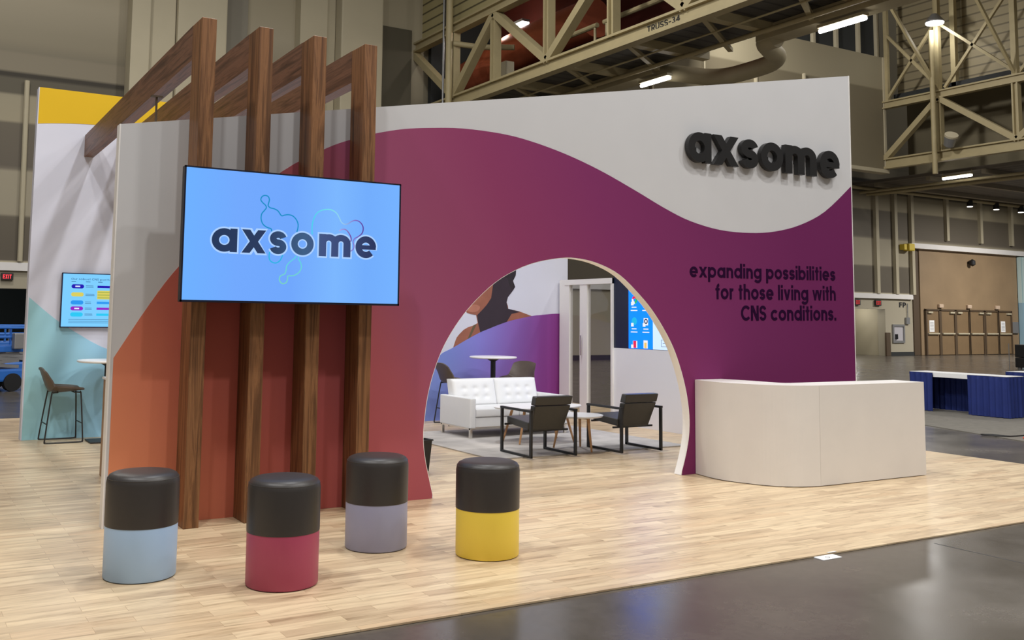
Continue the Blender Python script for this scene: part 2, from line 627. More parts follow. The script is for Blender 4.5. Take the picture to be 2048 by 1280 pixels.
def glyph(ch, w):
    """strokes ('s', points), rings ('r', points), polygons ('p', points); x-height 1; returns items, advance"""
    h = w / 2
    asc, cap, des = 1.42, 1.38, -.42
    r = .5 - h
    k = w * 1.14
    it = []
    ring = ('r', arc(.5, .5, r, r, 0, 360, 40)[:-1])

    def stem(x, y0, y1):
        return ('s', [(x, y0), (x, y1)])

    def arch(x0, x1):
        rr = (x1 - x0) / 2
        cy = 1 - h - rr
        return ('s', [(x1, 0)] + arc((x0 + x1) / 2, cy, rr, rr, 0, 180, 16)[0:])
    if ch == 'o':
        return [ring], 1.0
    if ch == 'a':
        return [ring, stem(1 - h + .02, 0, 1)], 1.02
    if ch == 'd':
        return [ring, stem(1 - h + .02, 0, asc)], 1.02
    if ch == 'b':
        return [ring, stem(h - .02, 0, asc)], 1.0
    if ch == 'p':
        return [ring, stem(h - .02, des, 1)], 1.0
    if ch == 'g':
        return [ring, ('s', [(1 - h + .02, 1), (1 - h + .02, .1)] + arc(.5, -.0, .5 - h + .02, .42 - h, 0, -150, 18)[1:])], 1.02
    if ch == 'e':
        return [('s', arc(.5, .5, r, r, 0, 316, 36)), ('s', [(h * .6, .49), (1 - h * .1, .49)], min(w, .2))], 1.0
    if ch == 'c':
        return [('s', arc(.5, .5, r, r, 42, 318, 32))], .9
    if ch == 's':
        ry = (1 - w) / 4
        rx = .37 - h
        return [('s', arc(.37, .5 + ry, rx, ry, 12, 270, 24) + arc(.37, .5 - ry, rx, ry, 90, -168, 24)[1:])], .74
    if ch == 'x':
        W_ = .98
        return [('p', [(0, 1), (k, 1), (W_, 0), (W_ - k, 0)]), ('p', [(W_ - k, 1), (W_, 1), (k, 0), (0, 0)])], W_
    if ch == 'v':
        W_ = .9
        return [('p', [(0, 1), (k, 1), (W_ / 2 + k * .45, 0), (W_ / 2 - k * .45, 0)]), ('p', [(W_ - k, 1), (W_, 1), (W_ / 2 + k * .45, 0), (W_ / 2 - k * .45, 0)])], W_
    if ch == 'w':
        a, b = glyph('v', w)
        q = .62
        out = []
        for dx in (0, b * q + .08):
            for t_, pts in a:
                out.append((t_, [(x * .82 + dx, y) for x, y in pts]))
        return out, b * q + .08 + b * .82
    if ch == 'n':
        return [stem(h, 0, 1), arch(h, .84 - h)], .84
    if ch == 'h':
        return [stem(h, 0, asc), arch(h, .84 - h)], .84
    if ch == 'm':
        x2 = .64
        return [stem(h, 0, 1), arch(h, x2), arch(x2, 2 * x2 - h)], 2 * x2
    if ch == 'r':
        return [stem(h, 0, 1), ('s', arc(h + .3, 1 - h - .3, .3, .3, 180, 80, 12))], .52
    if ch == 'i':
        return [stem(h, 0, 1), stem(h, 1.16, 1.16 + w)], w
    if ch == 'l':
        return [stem(h, 0, asc)], w
    if ch == 'k':
        return [stem(h, 0, asc), ('p', [(w * .8, .45), (w * .8, .62), (.55, 1), (.8, 1)]), ('p', [(.3, .5), (.5, .62), (.85, 0), (.58, 0)])], .85
    if ch == 't':
        return [stem(.26, 0, 1.34), ('s', [(0, 1 - h * .8), (.52, 1 - h * .8)], w * .8)], .52
    if ch == 'f':
        return [('s', [(.26, 0), (.26, 1.0)] + arc(.26 + .24, 1.06, .24, .36 - h, 180, 95, 10)), ('s', [(0, 1 - h * .8), (.52, 1 - h * .8)], w * .8)], .52
    if ch == 'u':
        return [('s', [(h, 1), (h, .42)] + arc(.42, .42, .42 - h, .42 - h, 180, 360, 16) + [(.84 - h, 1)])], .84
    if ch == 'C':
        return [('s', arc(.64, cap / 2, .64 - h, cap / 2 - h, 42, 318, 32))], 1.12
    if ch == 'O' or ch == '0':
        return [('r', arc(.6, cap / 2, .6 - h, cap / 2 - h, 0, 360, 40)[:-1])], 1.2
    if ch == 'N':
        return [stem(h, 0, cap), stem(1 - h, 0, cap), ('p', [(0, cap), (k * 1.1, cap), (1, 0), (1 - k * 1.1, 0)])], 1.0
    if ch == 'S':
        a, b = glyph('s', w / cap)
        return [(t_, [(x * 1.1, y * cap) for x, y in pts]) for t_, pts in a], b * 1.1
    if ch == 'E':
        return [stem(h, 0, cap)] + [('s', [(0, y), (.75, y)]) for y in (h, cap / 2, cap - h)], .75
    if ch == 'F':
        return [stem(h, 0, cap)] + [('s', [(0, y), (.72, y)]) for y in (cap / 2, cap - h)], .72
    if ch == 'P':
        return [stem(h, 0, cap), ('s', [(0, cap - h), (.45, cap - h)] + arc(.45, cap * .72 - h * .4, .3, cap * .28 - h * .6, 90, -90, 12) + [(0, cap * .44)])], .75
    if ch == 'X':
        return [('p', [(0, cap), (k, cap), (.9, 0), (.9 - k, 0)]), ('p', [(.9 - k, cap), (.9, cap), (k, 0), (0, 0)])], .9
    if ch == 'I':
        return [stem(h, 0, cap)], w
    if ch == 'T':
        return [stem(.42, 0, cap), ('s', [(0, cap - h), (.84, cap - h)])], .84
    if ch == 'R':
        a, b = glyph('P', w)
        return a + [('p', [(.3, cap * .45), (.3 + k, cap * .45), (.8, 0), (.8 - k, 0)])], .8
    if ch == 'U':
        return [('s', [(h, cap), (h, .45)] + arc(.45, .45, .45 - h, .45 - h, 180, 360, 16) + [(.9 - h, cap)])], .9
    if ch == '3':
        return [('s', arc(.4, cap * .74, .36 - h, cap * .26 - h, 150, -90, 16) + arc(.4, cap * .27, .4 - h, cap * .27 - h, 90, -150, 16)[1:])], .8
    if ch == '4':
        return [stem(.62, 0, cap), ('s', [(0, .42), (.85, .42)]), ('s', [(.62, cap - h), (.06, .42)])], .85
    if ch == '-':
        return [('s', [(0, .6), (.5, .6)])], .5
    if ch == '.':
        return [('p', [(0, 0), (w * 1.05, 0), (w * 1.05, w * 1.05), (0, w * 1.05)])], w
    if ch == 'O':
        return [ring], 1
    return [], .4


def text_items(s, w, gap=.13, space=.42):
    out, x = [], 0.0
    for ch in s:
        if ch == ' ':
            x += space
            continue
        it, adv = glyph(ch, w)
        for t in it:
            out.append((t[0], [(px + x, py) for px, py in t[1]], t[2] if len(t) > 2 else w))
        x += adv + gap
    return out, x - gap


def write(mb, s, x0, x1, z0, xh, w, fn, d0, d1, gap=.13, space=.42, rise=0.0):
    """lettering between x0 and x1 on baseline z0 with x-height xh"""
    it, W_ = text_items(s, w, gap, space)
    sx = (x1 - x0) / W_

    def f2(u, v, d):
        return fn(x0 + u * sx, z0 + v * xh + rise * (u / W_), d)
    for i, (kind, pts, ww) in enumerate(it):
        e = d0 - .0002 * (i % 4) * (1 if d0 < d1 else -1)      # no two faces in one plane
        if kind == 'p':
            mb.prism(pts, f2, e, d1)
        else:
            mb.strip(pts, ww, f2, e, d1, kind == 'r')
    return mb


def on_y(u, v, d):      # wall facing -Y: u = X, v = Z, d = Y
    return (u, d, v)


def on_x(u, v, d):      # wall facing -X: u = Y, v = Z, d = X
    return (d, u, v)


# ================================================================== SETTING
YB = 29.0      # far wall of the hall
floor = struct(MB().box((-40, -25, -.3), (75, 60, -.012)).build('floor', M['concrete']))

pf = MB().box((-3.2, 4.41, -.01), (10.655, 15.2, -.0006)).build('plank_flooring', M['plank'])
tag(pf, 'pale wood plank vinyl flooring laid over the dark concrete under the whole booth', 'flooring')

# concrete joints and the aisle carpet on the right
cp = MB().prism([(13.42, 9.4), (12.6, 6.9), (12.0, 2.0), (17.6, 2.0), (17.6, 12.2), (14.3, 12.2)], lambda u, v, d: (u, v, d), -.012, -.004).build('aisle_carpet', M['carpet'])
tag(cp, 'grey aisle carpet on the concrete around the blue skirted tables', 'carpet')

bands = axis_ramp('banded_wall_paint', 'Z', 0, 20, [
    (0, L(176, 168, 148)), (2.58, L(172, 163, 142)), (2.6, L(206, 196, 168)), (2.82, L(206, 196, 168)), (2.84, L(98, 90, 78)), (4.06, L(104, 96, 82)),
    (4.1, L(160, 151, 130)), (5.36, L(160, 151, 130)), (5.4, L(104, 96, 84)), (6.64, L(108, 100, 86)), (6.68, L(160, 150, 126)), (7.42, L(156, 147, 124)),
    (7.46, L(96, 90, 76)), (7.9, L(96, 90, 76)), (7.93, L(62, 57, 48)), (8.08, L(62, 57, 48)), (8.1, L(136, 127, 108)), (8.6, L(136, 127, 108)),
    (8.62, L(126, 118, 100)), (9.0, L(142, 133, 112)), (9.3, L(146, 137, 116)), (10.2, L(166, 156, 134)), (11, L(166, 156, 132))], .65, interp='LINEAR')
# colour ramps hold 32 stops, enough for the bands
wb = MB()
OPEN = [(-3.0, 4.0), (15.6, 20.4), (35.9, 39.44)]
xs = [-30] + [v for o in OPEN for v in o] + [75]
for i in range(0, len(xs), 2):
    wb.box((xs[i], YB, -.012), (xs[i + 1], YB + .4, 2.12))
wb.box((-30, YB, 2.12), (75, YB + .4, 17))
struct(wb.build('wall_back', bands))
for (a, b), m in zip(OPEN, (mat('passage_slate', L(92, 102, 104), .8), M['room_grey'], M['beige_wall'])):
    r = MB()
    r.box((a - .1, YB + 6, -.01), (b + .1, YB + 6.2, 2.5))
    r.box((a - .3, YB + .4, -.01), (a - .1, YB + 6, 2.5))
    r.box((b + .1, YB + .4, -.01), (b + .3, YB + 6, 2.5))
    r.box((a - .1, YB + .4, 2.3), (b + .1, YB + 6, 2.5))
    struct(r.build('wall_passage', m))
# white soffit bands and black bases
t = MB()
for a, b in ((-30, 4.9), (15.6, 41.35)):
    t.box((a, YB - .12, 2.6), (b, YB, 2.82))
struct(t.build('trim_1', M['white_laminate']))
bb = MB()
for a, b in ((4.0, 15.6), (20.4, 35.9), (39.5, 41.7)):
    bb.box((a, YB - .03, -.01), (b, YB, .16))
struct(bb.build('baseboard_back', M['dark_void']))

# vertical mullions on the banded wall to the right
mu = MB()
for x in (36.0, 38.85, 40.2, 41.42):
    mu.box((x - .1, YB - .16, 2.82), (x + .1, YB, 7.6))
for x in (44.15, 46.9, 49.55, 52.3):
    mu.box((x - .1, YB - .16, 5.5), (x + .1, YB, 7.6))
for x in (18.0, 20.9):
    mu.box((x - .08, YB - .12, 2.82), (x + .08, YB, 7.6))
struct(mu.build('trim_2', M['beige_wall']))

# columns of the left bay
ca = MB()
ca.box((5.45, YB - .7, 0), (5.98, YB, 17), .03)
ca.box((6.0, YB - .55, 0), (6.72, YB, 17))
ca.box((6.74, YB - .75, 0), (8.2, YB, 17), .04)
struct(ca.build('wall_column', M['beige_wall']))
cb = MB()
cb.box((10.6, YB - .5, 0), (11.5, YB, 17))
cb.box((11.52, YB - .25, 0), (11.88, YB, 17))
cb.box((11.9, YB - .75, 0), (13.36, YB, 17), .04)
struct(cb.build('wall_column', M['beige_wall']))
cc = MB().box((8.2, YB - .12, 0), (9.02, YB, 17)).build('wall_recess', mat('grey_recess', L(132, 126, 112), .7))
struct(cc)
struct(MB().box((13.6, YB - .1, 0), (14.75, YB, 11.2)).build('wall_panel', mat('dark_olive_panel', L(82, 76, 60), .7)))
struct(MB().tube([(2.84, YB - .1, 10.3), (2.84, YB - .1, 17)], .07).tube([(2.92, YB - .1, 2.85), (2.86, YB - .1, 7.85)], .07).build('trim_3', M['beige_wall']))

# bulkhead over the second bay
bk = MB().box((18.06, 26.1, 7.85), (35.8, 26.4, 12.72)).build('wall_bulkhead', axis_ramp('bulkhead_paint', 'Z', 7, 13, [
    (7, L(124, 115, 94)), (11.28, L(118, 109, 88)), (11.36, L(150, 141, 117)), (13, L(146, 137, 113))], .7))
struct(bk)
struct(MB().box((18.06, 26.55, 12.7), (36.2, 26.8, 15.3)).build('wall_clerestory', M['dark_void']))
st = MB()
for x in (28.6, 30.4, 31.9, 33.3, 34.7, 35.9):
    st.box((x - .07, 26.4, 12.7), (x + .07, 26.56, 15.3))
for x in (22.9, 25.4, 28.1, 30.8):
    st.box((x - .035, 25.98, 7.85), (x + .035, 26.1, 11.33))
st.box((35.72, 26.05, 7.85), (35.84, 26.2, 12.72))
st.box((33, 26.0, 7.75), (35.9, 26.42, 7.9))
struct(st.build('trim_4', M['beige_wall']))

# ceilings
struct(MB().box((15.2, -12, 8.5), (18.05, 28.7, 8.62)).build('ceiling', M['dark_deck']))
struct(MB().box((18.05, -12, 15.3), (37.2, 27, 15.5)).build('ceiling', M['roof_deck']))
low = stripe_material('low_ceiling_deck', 'X', .55, L(98, 90, 80), L(64, 58, 52))
struct(MB().box((37.0, -12, 7.62), (75, YB, 7.75)).build('ceiling', low))
cbm = MB()
for y in (26.2, 23.6, 21.0, 18.4, 15.8, 13.2):
    cbm.box((15.2, y - .12, 8.28), (18.05, y + .12, 8.5))
    cbm.bar((15.4, y, 8.3), (17.9, y + 1.6, 8.3), .12, .1)
struct(cbm.build('trim_5', M['cream']))
cbm = MB()
for y in (27.5, 25, 22.6, 20.2):
    cbm.box((37, y - .1, 7.45), (75, y + .1, 7.62))
struct(cbm.build('trim_6', mat('ceiling_beam_paint', L(132, 122, 102), .6)))

# siding walls that run along the trusses
struct(MB().box((15.2, 9, 10.72), (15.4, YB, 17)).build('wall_siding', M['siding']))
struct(MB().box((37.3, 5, 10.9), (37.5, 26.5, 17)).build('wall_siding', M['siding_far']))
struct(MB().box((36.45, 5, 10.86), (36.55, 26.1, 11.2)).build('gap_shade', M['dark_void']))  # dark strip standing in for the shade in the plenum gap
struct(MB().box((38.6, 5, 7.75), (38.8, 27, 11.2)).build('wall_plenum', mat('plenum_wall', L(120, 111, 88), .8, noise=.1, nscale=.8)))
struct(MB().box((17.9, 5, 8.62), (18.05, 28.8, 15.3)).build('wall_plenum', M['dark_red']))
struct(MB().box((15.4, 28.7, 8.62), (17.9, 28.9, 15.3)).build('wall_plenum', M['dark_void']))

# ================================================================== TRUSSES, DUCTS, LAMPS
def truss(name, label, X, lo, hi, depth, nodes_b, nodes_t, y0, y1, extra=None):
    t = thing(name, label, 'truss', (X, y1, lo))
    MB().box((X - .14, y0, lo), (X + .14, y1, lo + .1)).box((X - .05, y0, lo + .1), (X + .05, y1, lo + depth)).box((X - .14, y0, lo + depth), (X + .14, y1, lo + depth + .06)).build('lower_chord', M['cream'], t)
    MB().box((X - .14, y0, hi - .06), (X + .14, y1, hi)).box((X - .05, y0, hi), (X + .05, y1, hi + .2)).box((X - .14, y0, hi + .2), (X + .14, y1, hi + .26)).build('upper_chord', M['cream'], t)
    allb = [(y, 0) for y in nodes_b] + [(y, 1) for y in nodes_t]
    allb.sort(reverse=True)
    for y, k in allb:
        if y0 + .1 < y < y1 - .1:
            v = MB()
            v.box((X - .12, y - .12, lo + depth), (X + .12, y - .06, hi)).box((X - .12, y + .06, lo + depth), (X + .12, y + .12, hi)).box((X - .03, y - .06, lo + depth), (X + .03, y + .06, hi))
            v.build('vertical', M['cream'], t)
    for (ya, ka), (yb, kb) in zip(allb, allb[1:]):
        if ka != kb:
            za = hi - .05 if ka else lo + depth + .05
            zb = hi - .05 if kb else lo + depth + .05
            MB().bar((X, ya, za), (X, yb, zb), .22, .26, (1, 0, 0)).build('diagonal', M['cream'], t)
    return t


tr = truss('roof_truss', 'cream steel roof truss with a stencilled number running above the white wall', 15.0, 8.08, 10.55, .33,
           [26.35, 21.2, 15.9, 10.6], [29.2, 23.93, 18.45, 13.2, 8.0], 8, YB)
lt = MB()
def on_truss(u, v, d):
    return (d, u, v)
write(lt, 'TRUSS-34', 17.15, 16.05, 8.21, .105, .2, on_truss, 14.94, 14.946, gap=.2)
lt.build('stencil_lettering', M['black'], tr)
t2 = truss('roof_truss', 'cream steel roof truss at the far right beside the tall bulkhead', 35.8, 7.93, 10.55, .38,
           [26.1, 20.5, 14.6], [23.6, 17.6], 10, 26.1)
for y in (23.6, 20.5):
    for dx in (0, .75):
        MB().bar((35.8 + dx, y - dx * .3, 10.8), (35.8 + dx, y - dx * .3, 15.3), .2, .2).build('upper_post', M['cream'], t2)
MB().bar((35.9, 26.0, 10.8), (35.9, 26.0, 15.3), .16, .16).build('upper_post', M['cream'], t2)
for a, b in (((35.9, 26.1, 10.8), (35.9, 23.6, 13.8)), ((35.9, 26.0, 13.7), (35.9, 23.6, 10.9)), ((35.9, 23.6, 13.6), (35.9, 20.5, 10.9)), ((35.9, 23.4, 10.9), (35.9, 20.5, 14.4)),
             ((31.9, 23.8, 15.2), (35.8, 23.6, 10.8)), ((32.0, 20.6, 15.2), (35.8, 20.5, 10.8)), ((35.9, 20.4, 10.9), (35.9, 17.5, 14.0))):
    MB().bar(a, b, .11, .11).build('brace', M['cream'], t2)


def tubeobj(name, label, cat, pts, r, m, group=None, n=12):
    return tag(MB().tube(pts, r, n).build(name, m, smooth=True), label, cat, group)


tubeobj('standpipe', 'tall cream pipe standing in front of the stencilled truss where the siding ends', 'pipe', [(14.75, 26.3, 7.6), (14.75, 26.3, 13)], .11, M['cream'])
tubeobj('branch_pipe', 'short cream pipe branching back from the standpipe above the truss', 'pipe', [(14.9, 26.24, 10.13), (15.5, 25.6, 9.95), (16.3, 24.9, 9.9)], .09, M['cream'])
tubeobj('standpipe', 'cream drop pipe hanging in front of the far right truss', 'pipe', [(35.4, 23.6, 7.4), (35.4, 23.6, 13.2)], .1, M['cream'])
for i, (y, z0, n_) in enumerate(((27.34, 10.75, 'left'), (27.22, 10.75, 'middle'), (27.1, 10.75, 'right'))):
    tubeobj('conduit', '%s one of three thin conduits running down the siding' % n_, 'conduit', [(15.13, y, z0), (15.13, y, 14)], .025, M['black_metal'], 'three thin conduits on the siding')
tubeobj('conduit', 'long thin grey conduit dropping down past the left end of the stencilled truss', 'conduit', [(14.85, 26.85, 8.0), (14.85, 26.85, 14)], .035, M['grey_metal'])
tubeobj('sprinkler_pipe', 'cream pipe running under the dark steel deck beside the stencilled truss', 'pipe', [(17.15, 26.0, 8.22), (17.15, 6, 8.22)], .06, M['cream'])
tubeobj('conduit', 'thin conduit running under the dark steel deck nearest the stencilled truss', 'conduit', [(16.3, 26.0, 8.24), (16.3, 6, 8.24)], .025, M['cream'])
db = thing('box_beam', 'cream boxed beam with a round bend along the edge of the dark deck, carrying the strip lamps', 'beam', (17.8, 19, 8.16))
MB().box((17.5, 6, 8.16), (18.05, 16.2, 8.49)).build('box', M['cream_duct'], db)
MB().box((17.5, 19.9, 8.16), (18.05, 26.0, 8.49)).build('box', M['cream_duct'], db)
MB().tube(spline([(17.85, 20.0, 8.24), (18.0, 19.75, 8.22), (18.3, 19.5, 8.17), (18.9, 19.2, 8.12), (19.25, 18.8, 8.12), (19.3, 18.1, 8.12), (19.2, 17.3, 8.12), (18.9, 16.8, 8.15), (18.3, 16.5, 8.18), (17.85, 16.2, 8.2), (17.78, 15.8, 8.2)], 6), .23, 16).build('round_bend', M['cream_duct'], db, smooth=True)
rd = MB().tube(spline([(16.8, 28.6, 9.7), (16.8, 27.2, 9.8), (16.9, 26.3, 10.0), (17.1, 25.0, 10.2), (17.2, 22, 10.25)], 6), .6, 20).build('round_duct', M['red_duct'], smooth=True)
tag(rd, 'orange round duct seen behind the members of the stencilled truss', 'duct')
for y0, y1, lb in ((20.5, 22.7, 'nearer the stencil'), (16, 20.2, 'behind the stencil')):
    o = MB().tube([(16.1, y0, 9.45), (16.1, y1, 9.45)], .07, 10).tube([(16.1, y0 + .1, 8.62), (16.1, y0 + .1, 9.45)], .04).tube([(16.1, y1 - .1, 8.62), (16.1, y1 - .1, 9.45)], .04).build('handrail', M['cream'])
    tag(o, 'cream catwalk rail behind the truss %s' % lb, 'rail')
pl = MB().box((15.6, 24.3, 8.62), (15.9, 24.9, 9.25)).build('cabinet_box', M['beige_wall'])
tag(pl, 'pale box standing on the deck behind the stencilled truss', 'box')
l = bpy.data.lights.new('catwalk_light', 'POINT')
l.energy = 90
l.color = (1, .93, .82)
l.shadow_soft_size = .15
o = bpy.data.objects.new('catwalk_light', l)
o.location = (16.6, 26.0, 10.55)
COL.objects.link(o)


def strip_lamp(label, p, q):
    c = [(a + b) / 2 for a, b in zip(p, q)]
    t = thing('strip_lamp', label, 'lamp', c, 0, 'white strip lamps')
    MB().bar((p[0], p[1], p[2] + .09), (q[0], q[1], q[2] + .09), .2, .07).build('housing', M['cream_duct'], t)
    MB().tube([p, q], .05, 10).build('tube', M['lamp'], t)
    if p[2] < 7.9:
        for e in (p, q):
            MB().tube([(e[0], e[1], e[2] + .1), (e[0], e[1], 7.62)], .015, 8).build('hanger', M['cream_duct'], t)
    return t


strip_lamp('strip lamp under the boxed beam, just above the sloping top of the white wall', (17.6, 20.45, 7.95), (17.6, 19.3, 7.95))
strip_lamp('strip lamp under the boxed beam, nearer one above the right end of the white wall', (17.58, 14.4, 7.97), (17.58, 13.2, 7.97))
strip_lamp('strip lamp under the low ceiling at the far right', (36.95, 24.3, 7.4), (36.85, 23.0, 7.4))
t = thing('catwalk_lamp', 'bright lamp hung behind the stencilled truss above the orange duct', 'lamp', (16.9, 25.4, 10.9))
MB().box((16.75, 25.15, 10.9), (17.05, 25.75, 10.98)).build('housing', M['grey_metal'], t)
MB().box((16.77, 25.17, 10.84), (17.03, 25.73, 10.9)).build('lens', M['lamp'], t)
t = thing('high_bay_lamp', 'bright high bay lamp near the roof above the far right truss', 'lamp', (35.3, 23.35, 13.4))
MB().lathe([(.05, .4), (.12, .4), (.36, .1), (.36, .05), (0, .05)], (35.3, 23.35, 13.4), 20).build('reflector', M['grey_metal'], t)
MB().lathe([(0, 0), (.33, 0), (.33, .05), (0, .05)], (35.3, 23.35, 13.4), 20).build('lens', M['lamp'], t)
l = bpy.data.lights.new('hall_light', 'POINT')
l.energy = 70
l.shadow_soft_size = .3
o = bpy.data.objects.new('hall_light', l)
o.location = (35.3, 23.35, 13.0)
COL.objects.link(o)
# loudspeaker-like fan on the far truss
t = thing('drum_floodlight', 'round grey drum floodlight sitting on the lower chord of the far right truss', 'floodlight', (35.4, 22.95, 8.37))
MB().tube([(35.35, 22.95, 8.45), (35.2, 22.75, 8.75)], [.2, .24], 20).build('body', M['grey_metal'], t)
MB().tube([(35.2, 22.75, 8.75), (35.17, 22.71, 8.81)], [.25, .25], 20).build('rim', M['beige_wall'], t)
for i, x in enumerate((45.5, 47.7, 49.85)):
    t = thing('spot_lamp', ('left', 'middle', 'right')[i] + ' one of the three small spots under the ceiling edge above the brown doors', 'lamp', (x, 28.55, 7.25), 0, 'small ceiling spots at the far right')
    MB().lathe([(0, .3), (.13, .3), (.15, 0), (0, 0)], (x, 28.55, 7.25), 14).build('housing', M['black_metal'], t)
    MB().lathe([(0, 0), (.13, 0), (.13, -.03), (0, -.03)], (x, 28.55, 7.25), 14).build('lens', M['lamp_soft'], t)
for i, (x0, z) in enumerate(((37.6, 7.35), (38.1, 7.3), (38.7, 7.35))):
    tubeobj('ceiling_pipe', ('first', 'second', 'third')[i] + ' pipe from the truss in the row under the low ceiling at the right', 'pipe', [(x0, 28.8, z), (x0, 8, z)], .06, M['cream'], 'pipes under the low ceiling')
tubeobj('ceiling_pipe', 'long pipe along the top of the banded far wall under the low ceiling', 'pipe', [(36, 28.6, 7.55), (62, 28.6, 7.55)], .08, M['cream'])

# ================================================================== FAR RIGHT WALL: DOORS AND SIGNS
struct(MB().box((41.9, YB - .1, 0), (49.85, YB, 5.0)).build('wall_door_panel', M['brown_panel']))
struct(MB().box((41.45, YB - .05, 0), (41.9, YB, 5.0)).build('trim_7', M['dark_brown']))
struct(MB().box((41.1, YB - .35, 5.0), (56, YB - .1, 5.16)).box((41.1, YB - .3, 5.16), (56, YB - .1, 5.24)).build('trim_8', M['white_laminate']))
dx = [(42.2, 43.2), (43.3, 44.4), (44.5, 45.55), (45.6, 46.75), (46.88, 47.95), (48.0, 49.1)]
for i, (a, b) in enumerate(dx):
    d = thing('door_%d' % (i + 1), '', '', (a, YB - .1, 0))
    del d['label'], d['category']
    d['kind'] = 'structure'
    MB().box((a + .05, YB - .16, .02), (b - .05, YB - .1, 2.1)).build('leaf', M['brown_door'], d)
    MB().box((a - .05, YB - .2, 0), (a + .04, YB - .1, 2.14)).box((b - .04, YB - .2, 0), (b + .05, YB - .1, 2.14)).box((a - .05, YB - .2, 2.1), (b + .05, YB - .1, 2.18)).build('frame', M['dark_brown'], d)
    MB().box((a + .08, YB - .24, .98), (b - .08, YB - .16, 1.05)).build('push_bar', M['beige_wall'], d)
    hx = b - .4 if i % 2 else a + .1
    MB().box((hx, YB - .24, 1.98), (hx + .34, YB - .16, 2.06)).build('door_closer', M['beige_wall'], d)
for x0, x1, w_ in ((42.43, 42.8, 'leftmost'), (48.2, 48.56, 'rightmost')):
    n = thing('paper_notice', 'white paper notice taped to the %s brown door' % w_, 'notice', (x0, YB - .16, 1.1), 0, 'paper notices on the brown doors')
    MB().box((x0, YB - .172, 1.1), (x1, YB - .16, 1.64)).build('sheet', M['paper'], n)
    ln = MB()
    for k in range(6):
        ln.box((x0 + .05, YB - .175, 1.18 + k * .07), (x1 - .05, YB - .172, 1.2 + k * .07))
    ln.build('print', M['grey_metal'], n)
for x, w_ in ((43.35, 'first and second'), (45.6, 'third and fourth'), (47.95, 'fifth and sixth')):
    o = MB().box((x - .16, YB - .22, 2.24), (x + .16, YB - .1, 2.42), .03).build('emergency_lamp', mat('lamp_cream', L(200, 176, 152), .5))
    tag(o, 'small cream emergency lamp above the %s brown doors' % w_, 'lamp', 'emergency lamps over the brown doors')
tag(MB().lathe([(0, .18), (.14, .1), (.14, -.1), (0, -.18)], (45.77, YB - .3, 4.49), 14).tube([(45.77, YB - .3, 4.5), (45.77, YB - .1, 4.5)], .05).build('security_camera', M['black']), 'small dark camera dome on the brown panel above the doors', 'camera')
tag(MB().box((40.78, YB - .4, 4.86), (41.2, YB - .05, 5.2), .05).box((40.55, YB - .3, 4.9), (40.8, YB - .05, 5.16)).build('warning_beacon', M['yellow']), 'yellow warning beacon box at the left end of the white track', 'beacon')
tag(MB().box((49.2, YB - .2, 1.05), (49.7, YB - .1, 1.62), .02).build('wall_box', M['grey_metal']), 'grey metal box on the brown panel right of the last door', 'box')
struct(MB().box((49.9, YB - .3, 2.6), (58, YB - .1, 4.95)).build('wall_drape', M['teal']))
struct(MB().box((49.9, YB - .32, 0), (58, YB - .1, 2.6)).build('wall_drape', M['teal_low']))
tag(MB().box((39.3, YB - .14, -.012), (39.6, YB - .05, 1.05), .01).build('guard_post', M['dark_brown']), 'brown square guard post at the edge of the passage opening', 'post')
fc = thing('fire_cabinet', 'framed fire hose cabinet in the white wall left of the brown doors', 'cabinet', (39.9, YB, .6))
MB().box((39.9, YB - .06, .58), (40.75, YB, .68)).box((39.9, YB - .06, 1.33), (40.75, YB, 1.43)).box((39.9, YB - .06, .68), (39.98, YB, 1.33)).box((40.67, YB - .06, .68), (40.75, YB, 1.33)).build('frame', M['grey_metal'], fc)
MB().box((39.98, YB - .02, .68), (40.67, YB - .005, 1.33)).build('pane', mat('cabinet_glass', L(190, 186, 190), .2), fc)
MB().tube([(40.15, YB - .04, .75), (40.15, YB - .04, .98)], .07, 10).build('extinguisher', M['black'], fc)
tx = MB()
write(tx, 'FP', 40.45, 40.92, 2.22, .17, .3, on_y, YB - .008, YB - .002, gap=.2)
tag(tx.build('wall_lettering', M['black']), 'black letters painted on the white wall above the fire cabinet', 'lettering')
tag(MB().tube([(41.0, YB - .05, 2.4), (41.0, YB - .05, 1.65)], .02).box((40.85, YB - .09, 1.45), (41.1, YB, 1.75)).build('alarm_pull', M['grey_metal']), 'grey alarm device and conduit right of the fire cabinet', 'alarm')


def exit_sign(label, x, z, m, w_=.3, h=.19, words=True):
    s = thing('exit_sign', label, 'sign', (x, YB - .1, z))
    MB().box((x, YB - .1, z), (x + w_, YB - .02, z + h), .01).build('case', M['black'], s)
    if words:
        mb = MB()
        write(mb, 'EXIT', x + .045, x + w_ - .045, z + .04, (h - .08) / 1.38, .26, on_y, YB - .108, YB - .099, gap=.25)
        mb.build('lettering', m, s)
    return s


